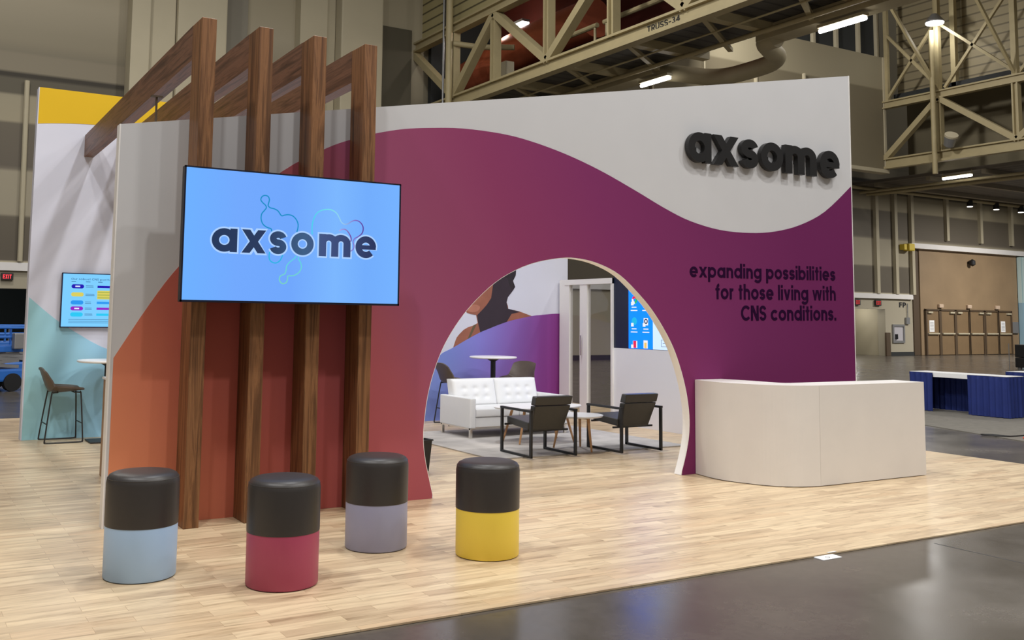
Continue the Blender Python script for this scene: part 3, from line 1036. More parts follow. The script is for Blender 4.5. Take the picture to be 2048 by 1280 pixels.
exit_sign('lit red exit sign at the far left above the dark opening', 2.48, 2.34, M['exit_red'])
exit_sign('dim red exit sign left above the passage beside the white wall end', 37.25, 2.27, M['exit_dim'], .36, .26)
exit_sign('dim red exit sign right above the passage near the guard post', 38.66, 2.27, M['exit_dim'], .4, .25)
exit_sign('red exit sign seen through the glass partition', 18.35, 2.36, M['exit_red'], .36, .22)
for x, w_ in ((2.55, 'nearer the edge of the photo'), (2.72, 'nearer the booth wall')):
    tag(MB().lathe([(0, .04), (.09, .04), (.09, 0), (0, 0)], (x, YB + .9, 2.2), 16).build('downlight', M['lamp_soft']), 'small round downlight in the dark opening, %s' % w_, 'lamp', 'downlights in the dark opening')
for x in (37.7, 38.3):
    tag(MB().lathe([(0, .04), (.16, .04), (.16, 0), (0, 0)], (x, YB + .6, 2.24), 16).build('downlight', M['lamp_soft']), 'small round downlight in the passage ceiling beside the white wall, %s one' % ('left' if x < 38 else 'right'), 'lamp', 'downlights in the right passage')
l = bpy.data.lights.new('passage_light', 'POINT')
l.energy = 14
l.shadow_soft_size = .1
o = bpy.data.objects.new('passage_light', l)
o.location = (2.4, YB + 1.0, 2.0)
COL.objects.link(o)
l = bpy.data.lights.new('passage_light', 'POINT')
l.energy = 25
l.shadow_soft_size = .1
o = bpy.data.objects.new('passage_light', l)
o.location = (38.6, YB + 1.2, 2.0)
COL.objects.link(o)
tag(MB().tube([(-2.5, YB + 2.5, 1.05), (3.9, YB + 2.5, 1.05)], .04).tube([(0, YB + 2.5, -.01), (0, YB + 2.5, 1.05)], .03).tube([(3.0, YB + 2.5, -.01), (3.0, YB + 2.5, 1.05)], .03).build('handrail', M['grey_metal']), 'pale rail across the dark opening behind the blue lifts', 'rail')

# ================================================================== BLUE SCISSOR LIFTS (far left)
def scissor_lift(label, loc, rz):
    t = thing('scissor_lift', label, 'lift', loc, rz, 'blue scissor lifts')
    MB().box((-.9, -.38, .18), (.9, .38, .42), .04).build('chassis', M['lift_blue'], t, world=False)
    for sx in (-.6, .6):
        for sy in (-.36, .36):
            MB().tube([(sx, sy - .06, .17), (sx, sy + .06, .17)], .17, 18).build('wheel', M['rubber'], t, world=False)
    s = MB()
    for k in range(2):
        for sy in (-.28, .28):
            s.bar((-.75, sy, .46 + k * .13), (.75, sy, .58 + k * .13), .06, .06)
            s.bar((.75, sy, .46 + k * .13), (-.75, sy, .58 + k * .13), .06, .06)
    s.build('scissor_arms', M['grey_metal'], t, world=False)
    MB().box((-.9, -.38, .74), (.9, .38, .86), .02).build('platform', M['lift_blue'], t, world=False)
    g = MB()
    for z in (1.02, 1.2):
        for a, b in (((-.88, -.36), (.88, -.36)), ((.88, -.36), (.88, .36)), ((.88, .36), (-.88, .36)), ((-.88, .36), (-.88, -.36))):
            g.tube([(a[0], a[1], z), (b[0], b[1], z)], .022, 8)
    for x in (-.88, 0, .88):
        for y in (-.36, .36):
            g.tube([(x, y, .86), (x, y, 1.2)], .022, 8)
    g.build('guard_rail', M['lift_blue'], t, world=False)
    MB().box((.55, -.5, .8), (.75, -.38, 1.1), .02).build('control_box', M['grey_metal'], t, world=False)
    return t


sl = scissor_lift('nearer blue scissor lift parked in front of the dark opening, mostly behind the booth wall', (1.35, 20.6, -.012), .35)
dup(sl, (2.1, 23.6, -.012), .1, 'farther blue scissor lift parked behind the nearer one at the far left')

# ================================================================== BOOTH: FRONT WALL
YF = 7.24
ARCH = [(3.968, 0.0), (3.928, .152), (3.887, .317), (3.865, .482), (3.872, .645), (3.901, .85), (3.959, 1.055), (4.052, 1.264), (4.196, 1.476), (4.378, 1.667),
        (4.62, 1.85), (4.925, 1.985), (5.256, 2.053), (5.484, 2.056), (5.718, 2.014), (5.958, 1.919), (6.203, 1.735), (6.39, 1.555), (6.58, 1.304),
        (6.695, 1.08), (6.784, .816), (6.825, .572), (6.82, .379), (6.777, .189), (6.71, 0.0)]
ARCH = spline(ARCH, 4)
WAVE = spline([(1.372, 1.18), (1.609, 1.57), (1.82, 1.864), (2.2, 2.27), (2.575, 2.618), (2.939, 2.837), (3.159, 2.933), (3.382, 3.008), (3.63, 3.07), (3.884, 3.108), (4.2, 3.138), (4.593, 3.136),
               (4.916, 3.101), (5.309, 3.02), (5.718, 2.901), (6.146, 2.743), (6.527, 2.593), (6.856, 2.489), (7.266, 2.422), (7.695, 2.415), (8.067, 2.451), (8.455, 2.543), (8.861, 2.717), (9.302, 3.03)], 4)
wall = thing('display_wall', 'tall white booth wall with a sloping top, a purple wave print and a round arch', 'wall', (1.348, YF, 0))
MB().prism([(1.348, 0)] + ARCH + [(9.31, 0), (9.31, 4.308), (1.348, 2.858)], on_y, YF, YF + .09).build('panel', M['white_fabric'], wall)
E_ = .74
def G(r, g, b):
    return L(r, g, b, 1 / E_)
grad = axis_ramp('orange_to_purple_print', 'X', 0, 10, [
    (1.4, G(194, 126, 90)), (1.9, G(184, 112, 84)), (2.5, G(168, 90, 76)), (3.2, G(160, 82, 80)), (4.05, G(150, 77, 86)), (4.6, G(136, 71, 98)),
    (5.9, G(122, 52, 88)), (7.0, G(111, 43, 87)), (8.3, G(101, 37, 81)), (9.6, G(93, 31, 76))], .8, tilt=.5, spec=.15)
MB().prism(WAVE + [(9.302, 0), (6.722, 0)] + ARCH[::-1][1:-1] + [(3.956, 0), (1.372, 0)], on_y, YF - .003, YF + .001).build('wave_print', grad, wall)['label'] = 'orange to deep purple wave print'
tg = MB()
DK = mat('deep_plum_print', L(40, 10, 46), .8, spec=.05)
write(tg, 'expanding possibilities', 6.842, 9.0, 1.928, .106, .25, on_y, YF - .006, YF - .003, gap=.16, space=.5, rise=.028)
write(tg, 'for those living with', 7.19, 9.0, 1.715, .112, .25, on_y, YF - .006, YF - .003, gap=.16, space=.5, rise=.022)
write(tg, 'CNS conditions.', 7.545, 9.0, 1.502, .113, .25, on_y, YF - .006, YF - .003, gap=.15, space=.5, rise=.016)
tg.build('slogan_lettering', DK, wall)['label'] = 'dark plum three line slogan'
MB().box((1.343, YF - .002, 0), (1.352, YF + .092, 2.859)).build('edge_trim', M['white_trim'], wall)
MB().box((9.304, YF - .004, 0), (9.316, YF + .094, 4.309)).build('edge_trim', M['white_trim'], wall)
at = MB()
at.strip([(u, v) for u, v in ARCH], .01, on_y, YF - .001, YF + .092)
at.build('arch_lining', mat('lining_white', L(252, 250, 248), .5), wall)

sign = thing('lettering_sign', 'raised black lowercase lettering on the white upper right of the arch wall', 'sign', (6.75, YF, 3.08))
for ch, x0, x1 in (('a', 6.756, 7.068), ('x', 7.098, 7.45), ('s', 7.49, 7.735), ('o', 7.776, 8.106), ('m', 8.14, 8.63), ('e', 8.685, 9.005)):
    mb = MB()
    k_ = 1.004
    write(mb, ch, x0 * k_, x1 * k_, 3.084, .306, .28, on_y, YF - .065, YF - .012)
    mb.box(((x0 + x1) / 2 - .02, YF - .02, 3.2), ((x0 + x1) / 2 + .02, YF, 3.24))
    mb.build('letter', M['black_letter'], sign)

# small arm light standing on the wall
tag(MB().tube([(1.606, YF + .05, 2.9), (1.606, YF + .05, 3.1)], .008).box((1.565, YF + .03, 3.095), (1.647, YF + .07, 3.108)).build('arm_lamp', M['dark_brown']), 'thin dark arm lamp standing on top of the arch wall behind the first timber frame', 'lamp')

# ================================================================== BOOTH: BACK WALL
YK = 12.55
bw = thing('display_wall', 'tall back wall printed yellow, white and blue at the left and with a portrait at the right', 'wall', (1.375, YK, 0))
MB().box((1.375, YK, 0), (9.262, YK + .17, 4.2)).build('panel', mat('bright_white_fabric', L(208, 209, 222), .75, noise=.015, nscale=2), bw)
yc = spline([(1.385, 3.754), (1.519, 3.772), (1.745, 3.794), (2.064, 3.811), (2.393, 3.797), (3.2, 3.72), (4.4, 3.5)], 5)
MB().prism(yc + [(4.4, 4.2), (1.385, 4.2)], on_y, YK - .003, YK + .001).build('yellow_print', mat('yellow_print', L(216, 174, 0), .75), bw)
bc = spline([(1.39, 1.67), (1.63, 1.463), (1.78, 1.352), (2.008, 1.208), (2.155, 1.123), (2.334, 1.044), (2.9, .85), (3.8, .7), (5.4, .62)], 5)
blue = axis_ramp('teal_to_blue_print', 'X', 1, 6, [(1.3, L(154, 202, 208)), (1.9, L(156, 206, 226)), (2.6, L(152, 198, 232)), (5.4, L(140, 168, 224))], .75)
MB().prism([(1.39, 0)] + [(5.4, 0)] + bc[::-1], on_y, YK - .003, YK + .001).build('blue_print', blue, bw)
lc = spline([(5.6, .5), (6.3, .62), (6.879, .898), (7.007, .978), (7.165, 1.046), (7.414, 1.172), (7.637, 1.275), (7.818, 1.34), (7.971, 1.393), (8.204, 1.46), (8.586, 1.533), (8.764, 1.552), (9.01, 1.573), (9.253, 1.576)], 5)
lil = axis_ramp('blue_to_plum_print', 'X', 5.5, 9.5, [(5.6, L(130, 150, 214)), (6.9, L(122, 140, 210)), (7.5, L(132, 126, 206)), (8.1, L(134, 96, 176)), (8.6, L(130, 64, 142)), (9.2, L(128, 42, 116))], .75, tilt=-.12)
MB().prism([(5.6, 0), (9.253, 0)] + lc[::-1], on_y, YK - .005, YK + .001).build('lilac_print', lil, bw)

# printed portrait (flat print on the wall)
SK = mat('portrait_brown_tone', L(150, 92, 72), .75, noise=.12, nscale=6)
SKL = mat('portrait_light_tone', L(176, 114, 94), .75, noise=.08, nscale=8)
SKD = mat('portrait_dark_tone', L(48, 36, 46), .75, noise=.1, nscale=6)
HR = mat('portrait_hair_tone', L(40, 32, 38), .8, noise=.3, nscale=18)
pr = [(7.348, 1.643), (7.37, 1.605), (7.408, 1.567), (7.468, 1.549), (7.566, 1.537), (7.581, 1.48), (7.597, 1.416), (7.515, 1.377), (7.426, 1.351), (7.352, 1.312), (7.28, 1.248), (7.236, 1.198), (7.208, 1.134), (7.18, 1.053),
      (7.414, 1.16), (7.637, 1.26), (7.971, 1.38), (8.204, 1.45), (8.586, 1.528),
      (8.473, 1.562), (8.345, 1.6), (8.25, 1.618), (8.14, 1.629), (8.132, 1.682), (8.108, 1.734), (8.13, 1.813), (8.185, 1.88), (8.224, 1.92), (8.263, 1.974), (8.222, 2.065), (8.269, 2.146), (8.276, 2.226), (8.27, 2.45), (8.1, 2.62), (7.8, 2.66), (7.55, 2.55), (7.42, 2.35),
      (7.4, 2.2), (7.38, 2.08), (7.33, 1.97), (7.38, 1.92), (7.36, 1.86), (7.39, 1.82), (7.37, 1.77), (7.4, 1.73), (7.36, 1.69)]
po = MB().prism(pr, on_y, YK - .0035, YK + .001).build('portrait_print', SK, bw)
po['label'] = 'printed portrait of a person in profile'
MB().prism([(7.902, 2.3), (8.27, 2.44), (8.276, 2.226), (8.269, 2.146), (8.222, 2.065), (8.263, 1.974), (8.224, 1.92), (8.13, 1.813), (8.108, 1.734), (8.132, 1.64), (8.25, 1.615), (8.36, 1.592), (8.2, 1.56), (8.1, 1.42), (7.94, 1.375), (7.742, 1.297), (7.644, 1.27), (7.605, 1.403), (7.581, 1.531), (7.68, 1.62), (7.75, 1.69), (7.828, 1.793), (7.86, 2.0)], on_y, YK - .0042, YK - .0035).build('shade_print', SKD, po)
MB().prism(spline([(8.03, 2.2), (8.1, 2.3), (8.26, 2.4), (8.274, 2.226), (8.267, 2.146), (8.22, 2.065), (8.26, 1.974), (8.2, 1.93), (8.16, 2.0), (8.12, 2.1), (8.06, 2.12)], 3, True), on_y, YK - .0048, YK - .0042).build('hair_print', HR, po)
MB().prism(spline([(7.36, 1.65), (7.41, 1.6), (7.5, 1.575), (7.6, 1.6), (7.63, 1.66), (7.56, 1.69), (7.46, 1.68), (7.4, 1.69)], 4, True), on_y, YK - .0042, YK - .0035).build('chin_print', SKL, po)
MB().prism(spline([(7.421, 1.721), (7.47, 1.775), (7.54, 1.79), (7.57, 1.775), (7.51, 1.735)], 4, True), on_y, YK - .0048, YK - .0035).build('lip_print', SKD, po)
MB().prism(spline([(7.52, 1.835), (7.57, 1.875), (7.644, 1.867), (7.599, 1.834)], 4, True), on_y, YK - .0048, YK - .0035).build('nostril_print', SKD, po)
MB().prism([(7.516, 1.377), (7.55, 1.39), (7.575, 1.395), (7.46, 1.185), (7.414, 1.16)], on_y, YK - .0048, YK - .0035).build('strap_print', mat('portrait_strap_tone', L(96, 84, 60), .8), po)

# ================================================================== BOOTH: SIDE WALL WITH LED SCREEN
sw = MB().box((9.1, YF + .09, 0), (9.25, 11.2, 1.085)).box((9.2, YF + .09, 1.085), (9.25, 11.2, 2.75)).build('partition_wall', mat('partition_white', L(236, 236, 242), .6))
tag(sw, 'low white partition wall under the lit screen, seen through the arch', 'wall')
led = thing('led_screen', 'large lit screen with blue desktop and icons on the white partition', 'screen', (9.1, 9.2, 1.085))
MB().box((9.1, 8.3, 1.086), (9.198, 11.2, 2.7)).build('cabinet', mat('navy_panel', L(24, 34, 60), .4), led)
ledw = MB().box((9.097, 8.4, 1.09), (9.101, 10.352, 2.66)).build('white_display', emis('screen_white', L(200, 224, 255), 1.2), led)
ledb = MB().box((9.097, 10.352, 1.09), (9.101, 10.866, 2.66)).build('blue_display', emis('screen_blue', L(0, 101, 238), 2.3), led)
ICW, ICR, ICG, ICY, ICB, ICN = (emis('icon_' + n, c, .95) for n, c in (('white', L(250, 250, 255)), ('red', L(240, 40, 90)), ('green', L(40, 190, 110)), ('yellow', L(250, 205, 110)), ('azure', L(30, 190, 240)), ('navy', L(30, 40, 90))))
def disp(name, m, fnc, d=.0):
    mb = MB()
    fnc(mb)
    return mb.build(name, m, led)
X0, X1 = 9.094, 9.097
def cap(mb, y, z):
    for k, w_ in ((0, .1), (1, .14)):
        mb.box((X0, y - w_ / 2, z - .1 - k * .045), (X1, y + w_ / 2, z - .086 - k * .045))
for y, z in ((10.745, 1.765), (10.497, 1.765), (10.745, 1.461), (10.495, 1.461)):
    mb = MB()
    cap(mb, y, z)
    mb.build('caption', ICW, ledb)
for y, z in ((10.78, 1.725), (10.78, 1.425), (10.53, 1.425), (10.78, 1.12)):
    MB().box((X0 - .003, y - .025, z - .025), (X1, y + .025, z + .025)).build('shortcut_badge', ICW, ledb)
for a0, a1, m_ in ((-100, 20, ICW), (20, 150, ICR), (150, 260, ICG)):
    MB().strip(arc(10.735, 1.775, .04, .04, a0, a1, 12), .035, on_x, X0, X1).build('icon', m_, ledb)
for y0, y1, z0, z1, m_, dd in ((10.45, 10.55, 1.72, 1.84, ICW, 0), (10.455, 10.545, 1.74, 1.8, ICR, .002), (10.45, 10.54, 1.42, 1.52, ICW, 0), (10.68, 10.77, 1.1, 1.2, ICW, 0), (10.7, 10.76, 1.1, 1.2, ICR, .002), (10.46, 10.545, 1.1, 1.21, ICW, 0), (10.48, 10.525, 1.1, 1.18, ICY, .002)):
    MB().box((X0 - dd, y0, z0), (X1 - dd, y1, z1)).build('icon', m_, ledb)
MB().prism(arc(10.74, 1.475, .055, .055, 0, 360, 24)[:-1], on_x, X0, X1).build('icon', ICB, ledb)
MB().strip(arc(10.49, 1.475, .028, .028, 0, 360, 20)[:-1], .016, on_x, X0 - .003, X0, True).build('icon', ICN, ledb)
ICD = emis('icon_grey', L(130, 140, 165), .9)
for y, z in ((10.13, 1.33), (10.13, 1.18), (9.95, 1.18), (9.95, 1.33), (10.13, 1.48), (9.95, 1.48)):
    mb = MB()
    mb.strip([(y - .05, z - .045), (y + .05, z - .045), (y + .05, z + .045), (y - .05, z + .045)], .008, on_x, X0, X1, True)
    mb.box((X0, y - .05, z - .005), (X1, y + .02, z + .005))
    mb.build('icon', ICD, ledw)

# glass partition between back wall and screen
gp = thing('glass_partition', 'white framed glass partition between the portrait wall and the screen', 'partition', (9.1, 11.2, 0))
f = MB()
for a, b in ((11.2, 11.24), (11.8, 11.98), (12.25, 12.34)):
    f.box((9.07, a, 0), (9.14, b, 2.1))
f.box((9.06, 11.2, 2.02), (9.15, 12.36, 2.1)).box((9.07, 11.2, 0), (9.14, 12.34, .07))
f.box((9.07, 12.34, 0), (9.14, 12.5, 2.1))
f.build('frame', M['white_trim'], gp)
MB().box((9.1, 11.24, .07), (9.108, 11.8, 2.02)).build('pane', M['glass'], gp)
MB().box((9.1, 11.98, .07), (9.108, 12.25, 2.02)).build('pane', M['glass'], gp)
MB().tube([(9.03, 11.9, .95), (9.03, 11.9, 1.25)], .012).build('pull_handle', M['chrome'], gp)

# ================================================================== TIMBER FRAMES
FR = ('leftmost', 'second from the left', 'third from the left', 'rightmost')
first = None
for k in range(4):
    x = 1.84 + k * .4345
    lab = 'walnut post and beam frame before the arch wall, %s of four' % FR[k]
    if first is None:
        first = t = thing('timber_frame', lab, 'frame', (x, 6.98, 0), 0, 'timber frames carrying the screen')
        MB().box((x, 6.98, 0), (x + .109, YF - .004, 3.667), .003, 1).build('post', M['post'], t)
        sh = .016
        MB().hexa([(x, YF - .004, 3.4), (x + .109, YF - .004, 3.4), (x + .109 + 5.3 * sh, YK - .006, 3.4), (x + 5.3 * sh, YK - .006, 3.4),
                   (x, YF - .004, 3.667), (x + .109, YF - .004, 3.667), (x + .109 + 5.3 * sh, YK - .006, 3.667), (x + 5.3 * sh, YK - .006, 3.667)]).build('beam', M['beam'], t)
    else:
        dup(first, (x, 6.98, 0), None, lab)

# ================================================================== MAIN SCREEN
tv = thing('television', 'large flat screen showing a dark wordmark on pale blue, mounted on the timber posts', 'screen', (1.705, 6.78, 1.58))
MB().box((1.705, 6.785, 1.581), (3.388, 6.84, 2.531), .004, 1).build('housing', M['black'], tv)
MB().box((1.705, 6.776, 1.581), (3.388, 6.786, 1.596)).box((1.705, 6.776, 2.52), (3.388, 6.786, 2.531)).box((1.705, 6.776, 1.581), (1.717, 6.786, 2.531)).box((3.376, 6.776, 1.581), (3.388, 6.786, 2.531)).build('bezel', mat('bezel', L(16, 18, 40), .35), tv)
scr = axis_ramp('screen_sky_blue', 'X', 1.6, 3.5, [(1.7, L(108, 176, 255)), (2.1, L(112, 168, 253)), (2.5, L(110, 166, 252)), (2.85, L(122, 182, 254)), (3.1, L(112, 172, 252)), (3.4, L(116, 178, 255))], .4, emit=1.0, spec=.1)
tvd = MB().box((1.717, 6.7795, 1.596), (3.376, 6.786, 2.52)).build('display', scr, tv)
HALO = emis('screen_halo', L(172, 208, 255), 1.0)
INK = axis_ramp('screen_ink', 'X', 1.8, 3.3, [(1.9, L(30, 52, 88)), (2.3, L(36, 54, 92)), (2.6, L(58, 92, 132)), (2.75, L(62, 80, 128)), (3.2, L(34, 46, 88))], .4, emit=1.0, spec=.1)
for nm, mm, d0, ex in (('wordmark_glow', HALO, 6.7786, .012), ('wordmark', INK, 6.7772, 0)):
    mb = MB()
    for ch, x0, x1 in (('a', 1.911, 2.094), ('x', 2.127, 2.306), ('s', 2.335, 2.461), ('o', 2.498, 2.673), ('m', 2.715, 2.97), ('e', 3.011, 3.183)):
        write(mb, ch, x0 - ex, x1 + ex, 1.939 - ex, .167 + 2 * ex, .29 if not ex else .36, on_y, d0, d0 + .0008)
    mb.build(nm, mm, tvd)
SQ = {
 'L': [(2.347, 2.102), (2.341, 2.121), (2.311, 2.13), (2.28, 2.151), (2.265, 2.187), (2.268, 2.225), (2.288, 2.252), (2.301, 2.272), (2.294, 2.29), (2.273, 2.307), (2.258, 2.328), (2.267, 2.351), (2.288, 2.361), (2.312, 2.355), (2.322, 2.333), (2.317, 2.306), (2.315, 2.288), (2.33, 2.274), (2.361, 2.268), (2.389, 2.255), (2.409, 2.23), (2.421, 2.221), (2.444, 2.228), (2.472, 2.232), (2.504, 2.225), (2.532, 2.2), (2.547, 2.167), (2.546, 2.136), (2.539, 2.109)],
 'R': [(2.66, 2.097), (2.657, 2.143), (2.663, 2.196), (2.688, 2.252), (2.728, 2.281), (2.777, 2.292), (2.818, 2.287), (2.852, 2.266), (2.874, 2.233), (2.891, 2.203), (2.917, 2.188), (2.946, 2.194), (2.971, 2.211), (3.004, 2.223), (3.039, 2.215), (3.065, 2.189), (3.072, 2.158), (3.062, 2.126), (3.033, 2.101), (3.004, 2.084), (2.991, 2.06), (2.999, 2.029), (2.993, 2.002), (2.968, 1.985)],
 'I': [(2.872, 2.135), (2.905, 2.15), (2.935, 2.143), (2.961, 2.113), (2.974, 2.083), (2.97, 2.059)],
 'B': [(2.336, 1.953), (2.333, 1.915), (2.346, 1.886), (2.381, 1.874), (2.412, 1.889), (2.43, 1.92), (2.434, 1.935)],
 'G': [(2.54, 1.932), (2.529, 1.916), (2.49, 1.884), (2.468, 1.854), (2.465, 1.824), (2.454, 1.797), (2.423, 1.781), (2.416, 1.755), (2.428, 1.733), (2.448, 1.726), (2.471, 1.738), (2.478, 1.764), (2.482, 1.783), (2.525, 1.788), (2.564, 1.812), (2.582, 1.85), (2.573, 1.888), (2.557, 1.91), (2.56, 1.929)]}
SQM = {'L': emis('line_teal', L(14, 140, 196)), 'R': axis_ramp('line_cyan_to_purple', 'X', 2.6, 3.1, [(2.65, L(70, 205, 236)), (2.8, L(120, 222, 232)), (2.9, L(150, 200, 240)), (3.0, L(130, 110, 200)), (3.07, L(86, 50, 150))], .4, emit=1.0, spec=.1),
       'I': axis_ramp('line_pink', 'X', 2.85, 3.0, [(2.87, L(170, 170, 240)), (2.97, L(110, 60, 150))], .4, emit=1.0, spec=.1), 'B': emis('line_cyan', L(40, 178, 226)), 'G': axis_ramp('line_green', 'Z', 1.7, 1.95, [(1.72, L(120, 210, 190)), (1.93, L(90, 206, 232))], .4, emit=1.0, spec=.1)}
for k in SQ:
    MB().strip(spline(SQ[k], 5), .0085, on_y, 6.7779, 6.7789).build('line_drawing', SQM[k], tvd)
MB().box((1.76, 6.84, 1.9), (3.33, 6.98, 2.0)).box((1.76, 6.84, 2.25), (3.33, 6.98, 2.35)).build('mount_rail', M['black_metal'], tv)

# ================================================================== SMALLER SCREEN ON THE BACK WALL
t5 = thing('television', 'flat screen showing coloured pills and bars on the blue and white back wall', 'screen', (1.737, YK - .05, 1.316))
MB().box((1.737, YK - .045, 1.316), (2.9, YK - .004, 1.972), .003, 1).build('housing', M['black'], t5)
MB().box((1.737, YK - .052, 1.316), (2.9, YK - .045, 1.327)).box((1.737, YK - .052, 1.961), (2.9, YK - .045, 1.972)).box((1.737, YK - .052, 1.316), (1.748, YK - .045, 1.972)).box((2.889, YK - .052, 1.316), (2.9, YK - .045, 1.972)).build('bezel', mat('bezel_navy', L(14, 22, 66), .35), t5)
t5d = MB().box((1.748, YK - .0505, 1.327), (2.889, YK - .045, 1.961)).build('display', emis('screen_pale_cyan', L(124, 206, 255), 1.0), t5)
YD0, YD1 = YK - .0535, YK - .0505
def pill(x0, x1, z, h, m, nm):
    r = h / 2
    pts = arc(x1 - r, z, r, r, -90, 90, 10) + arc(x0 + r, z, r, r, 90, 270, 10)
    MB().prism(pts, on_y, YD0, YD1).build(nm, m, t5d)
PC = {n: emis('slide_' + n, c, 1.0) for n, c in (('indigo', L(28, 14, 178)), ('yellow', L(218, 206, 96)), ('azure', L(40, 150, 240)), ('violet', L(146, 30, 196)), ('cyan', L(40, 200, 245)), ('ink', L(60, 110, 160)), ('olive', L(168, 180, 80)), ('white', L(225, 235, 255)))}
for z, h, c in ((1.811, .05, 'indigo'), (1.714, .05, 'yellow'), (1.617, .05, 'azure'), (1.545, .048, 'violet'), (1.473, .05, 'cyan')):
    pill(1.847, 1.99, z, h, PC[c], 'pill')
for z, c in ((1.811, 'indigo'), (1.617, 'azure'), (1.545, 'violet'), (1.473, 'cyan')):
    MB().box((2.145, YD0, z - .014), (2.7, YD1, z + .014)).build('bar', PC[c], t5d)
MB().box((2.145, YD0, 1.66), (2.7, YD1, 1.765)).build('bar', PC['yellow'], t5d)
mb = MB()
for z in (1.745, 1.712, 1.678):
    mb.box((2.15, YD0 - .001, z - .006), (2.5, YD0, z + .006))
mb.build('bar_lines', PC['olive'], t5d)
mb = MB()
write(mb, 'Our robust CNS portfolio targets conditions', 1.842, 2.75, 1.888, .017, .2, on_y, YD0, YD1, gap=.2, space=.5)
for z in (1.868,):
    for x in (1.845, 2.01, 2.15, 2.32):
        mb.box((x, YD0, z - .004), (x + .05, YD1, z + .004))
for z in (1.82, 1.803, 1.72, 1.703, 1.625, 1.608, 1.552, 1.538, 1.48, 1.466):
    mb.box((2.01, YD0, z - .003), (2.01 + .06 + .05 * ((z * 997) % 1), YD1, z + .003))
for z in (1.412, 1.392, 1.374):
    mb.box((1.83, YD0, z - .0025), (2.4, YD1, z + .0025))
mb.build('slide_text', PC['ink'], t5d)
mb = MB()
for z in (1.811, 1.545):
    mb.box((1.89, YD0 - .001, z - .008), (1.945, YD0, z + .008))
mb.build('pill_text', PC['white'], t5d)

# ================================================================== POUFS
def pouf(label, x, y, col):
    t = thing('pouf_stool', label, 'stool', (x, y, 0), 0, 'two tone cylinder stools')
    MB().lathe([(0, .004), (.198, .004), (.202, .01), (.2025, .2945), (0, .2945)], (x, y, 0), 64).build('base', mat('stool_base_paint', col, .42), t, smooth=True)
    MB().lathe([(0, .2945), (.204, .2945), (.2045, .31), (.2045, .53), (.2, .556), (.188, .575), (.165, .586), (.12, .591), (0, .592)], (x, y, 0), 64).build('seat', M['leather'], t, smooth=True)
    st_ = t.children[-1] if t.children[-1].name.startswith('seat') else [c for c in t.children if c.name.startswith('seat')][0]
    MB().lathe([(0, 0), (.19, 0), (.19, .006), (0, .006)], (x, y, 0), 40).build('glide', M['black'], t)
    sm = MB()
    sm.tube([(x + .199 * math.cos(2 * PI * k / 48), y + .199 * math.sin(2 * PI * k / 48), .558) for k in range(49)], .0022, 6, False)
    sm.build('piping', M['leather'], st_)
    return t


pouf('black topped cylinder stool with a light blue base', 1.314, 5.892, L(174, 208, 248))
pouf('black topped cylinder stool with a magenta base', 1.978, 5.362, L(176, 70, 104))
pouf('black topped cylinder stool with a lilac base', 2.822, 5.917, L(160, 164, 196))
pouf('black topped cylinder stool with a yellow base', 3.361, 5.405, L(250, 222, 84))

# ================================================================== RECEPTION COUNTER
rc = thing('reception_counter', 'curved white reception counter at the right end of the arch wall', 'counter', (7.4, 6.5, 0))
outer = spline([(6.895, 7.232), (6.857, 7.05), (6.843, 6.9), (6.86, 6.75), (6.905, 6.62), (6.98, 6.45), (7.075, 6.33), (7.2, 6.245), (7.33, 6.2), (7.43, 6.18)], 5)
inner = spline([(7.25, 7.232), (7.33, 6.98), (7.352, 6.75), (7.37, 6.62), (7.4, 6.56), (7.46, 6.54)], 5)
def flat(u, v, d):
    return (u, v, d)
MB().prism(outer + [(7.46, 6.54)] + inner[::-1][1:], flat, .006, .915).build('curved_section', M['white_laminate'], rc)
MB().prism([(7.4325, 6.18), (8.948, 6.163), (8.948, 6.5), (7.462, 6.54)], flat, .006, .915).build('straight_section', M['white_laminate'], rc)
MB().prism([(6.93, 7.2), (6.9, 6.8), (7.1, 6.36), (7.44, 6.22), (8.92, 6.2), (8.92, 6.45), (7.45, 6.5), (7.3, 6.7), (7.22, 7.2)], flat, 0, .007).build('plinth', M['black'], rc)

# ================================================================== LOUNGE
rug = MB().box((5.58, 8.86, 0), (8.3, 11.35, .012)).build('rug', M['rug'])
tag(rug, 'grey rug under the sofa and lounge chairs inside the arch', 'rug')

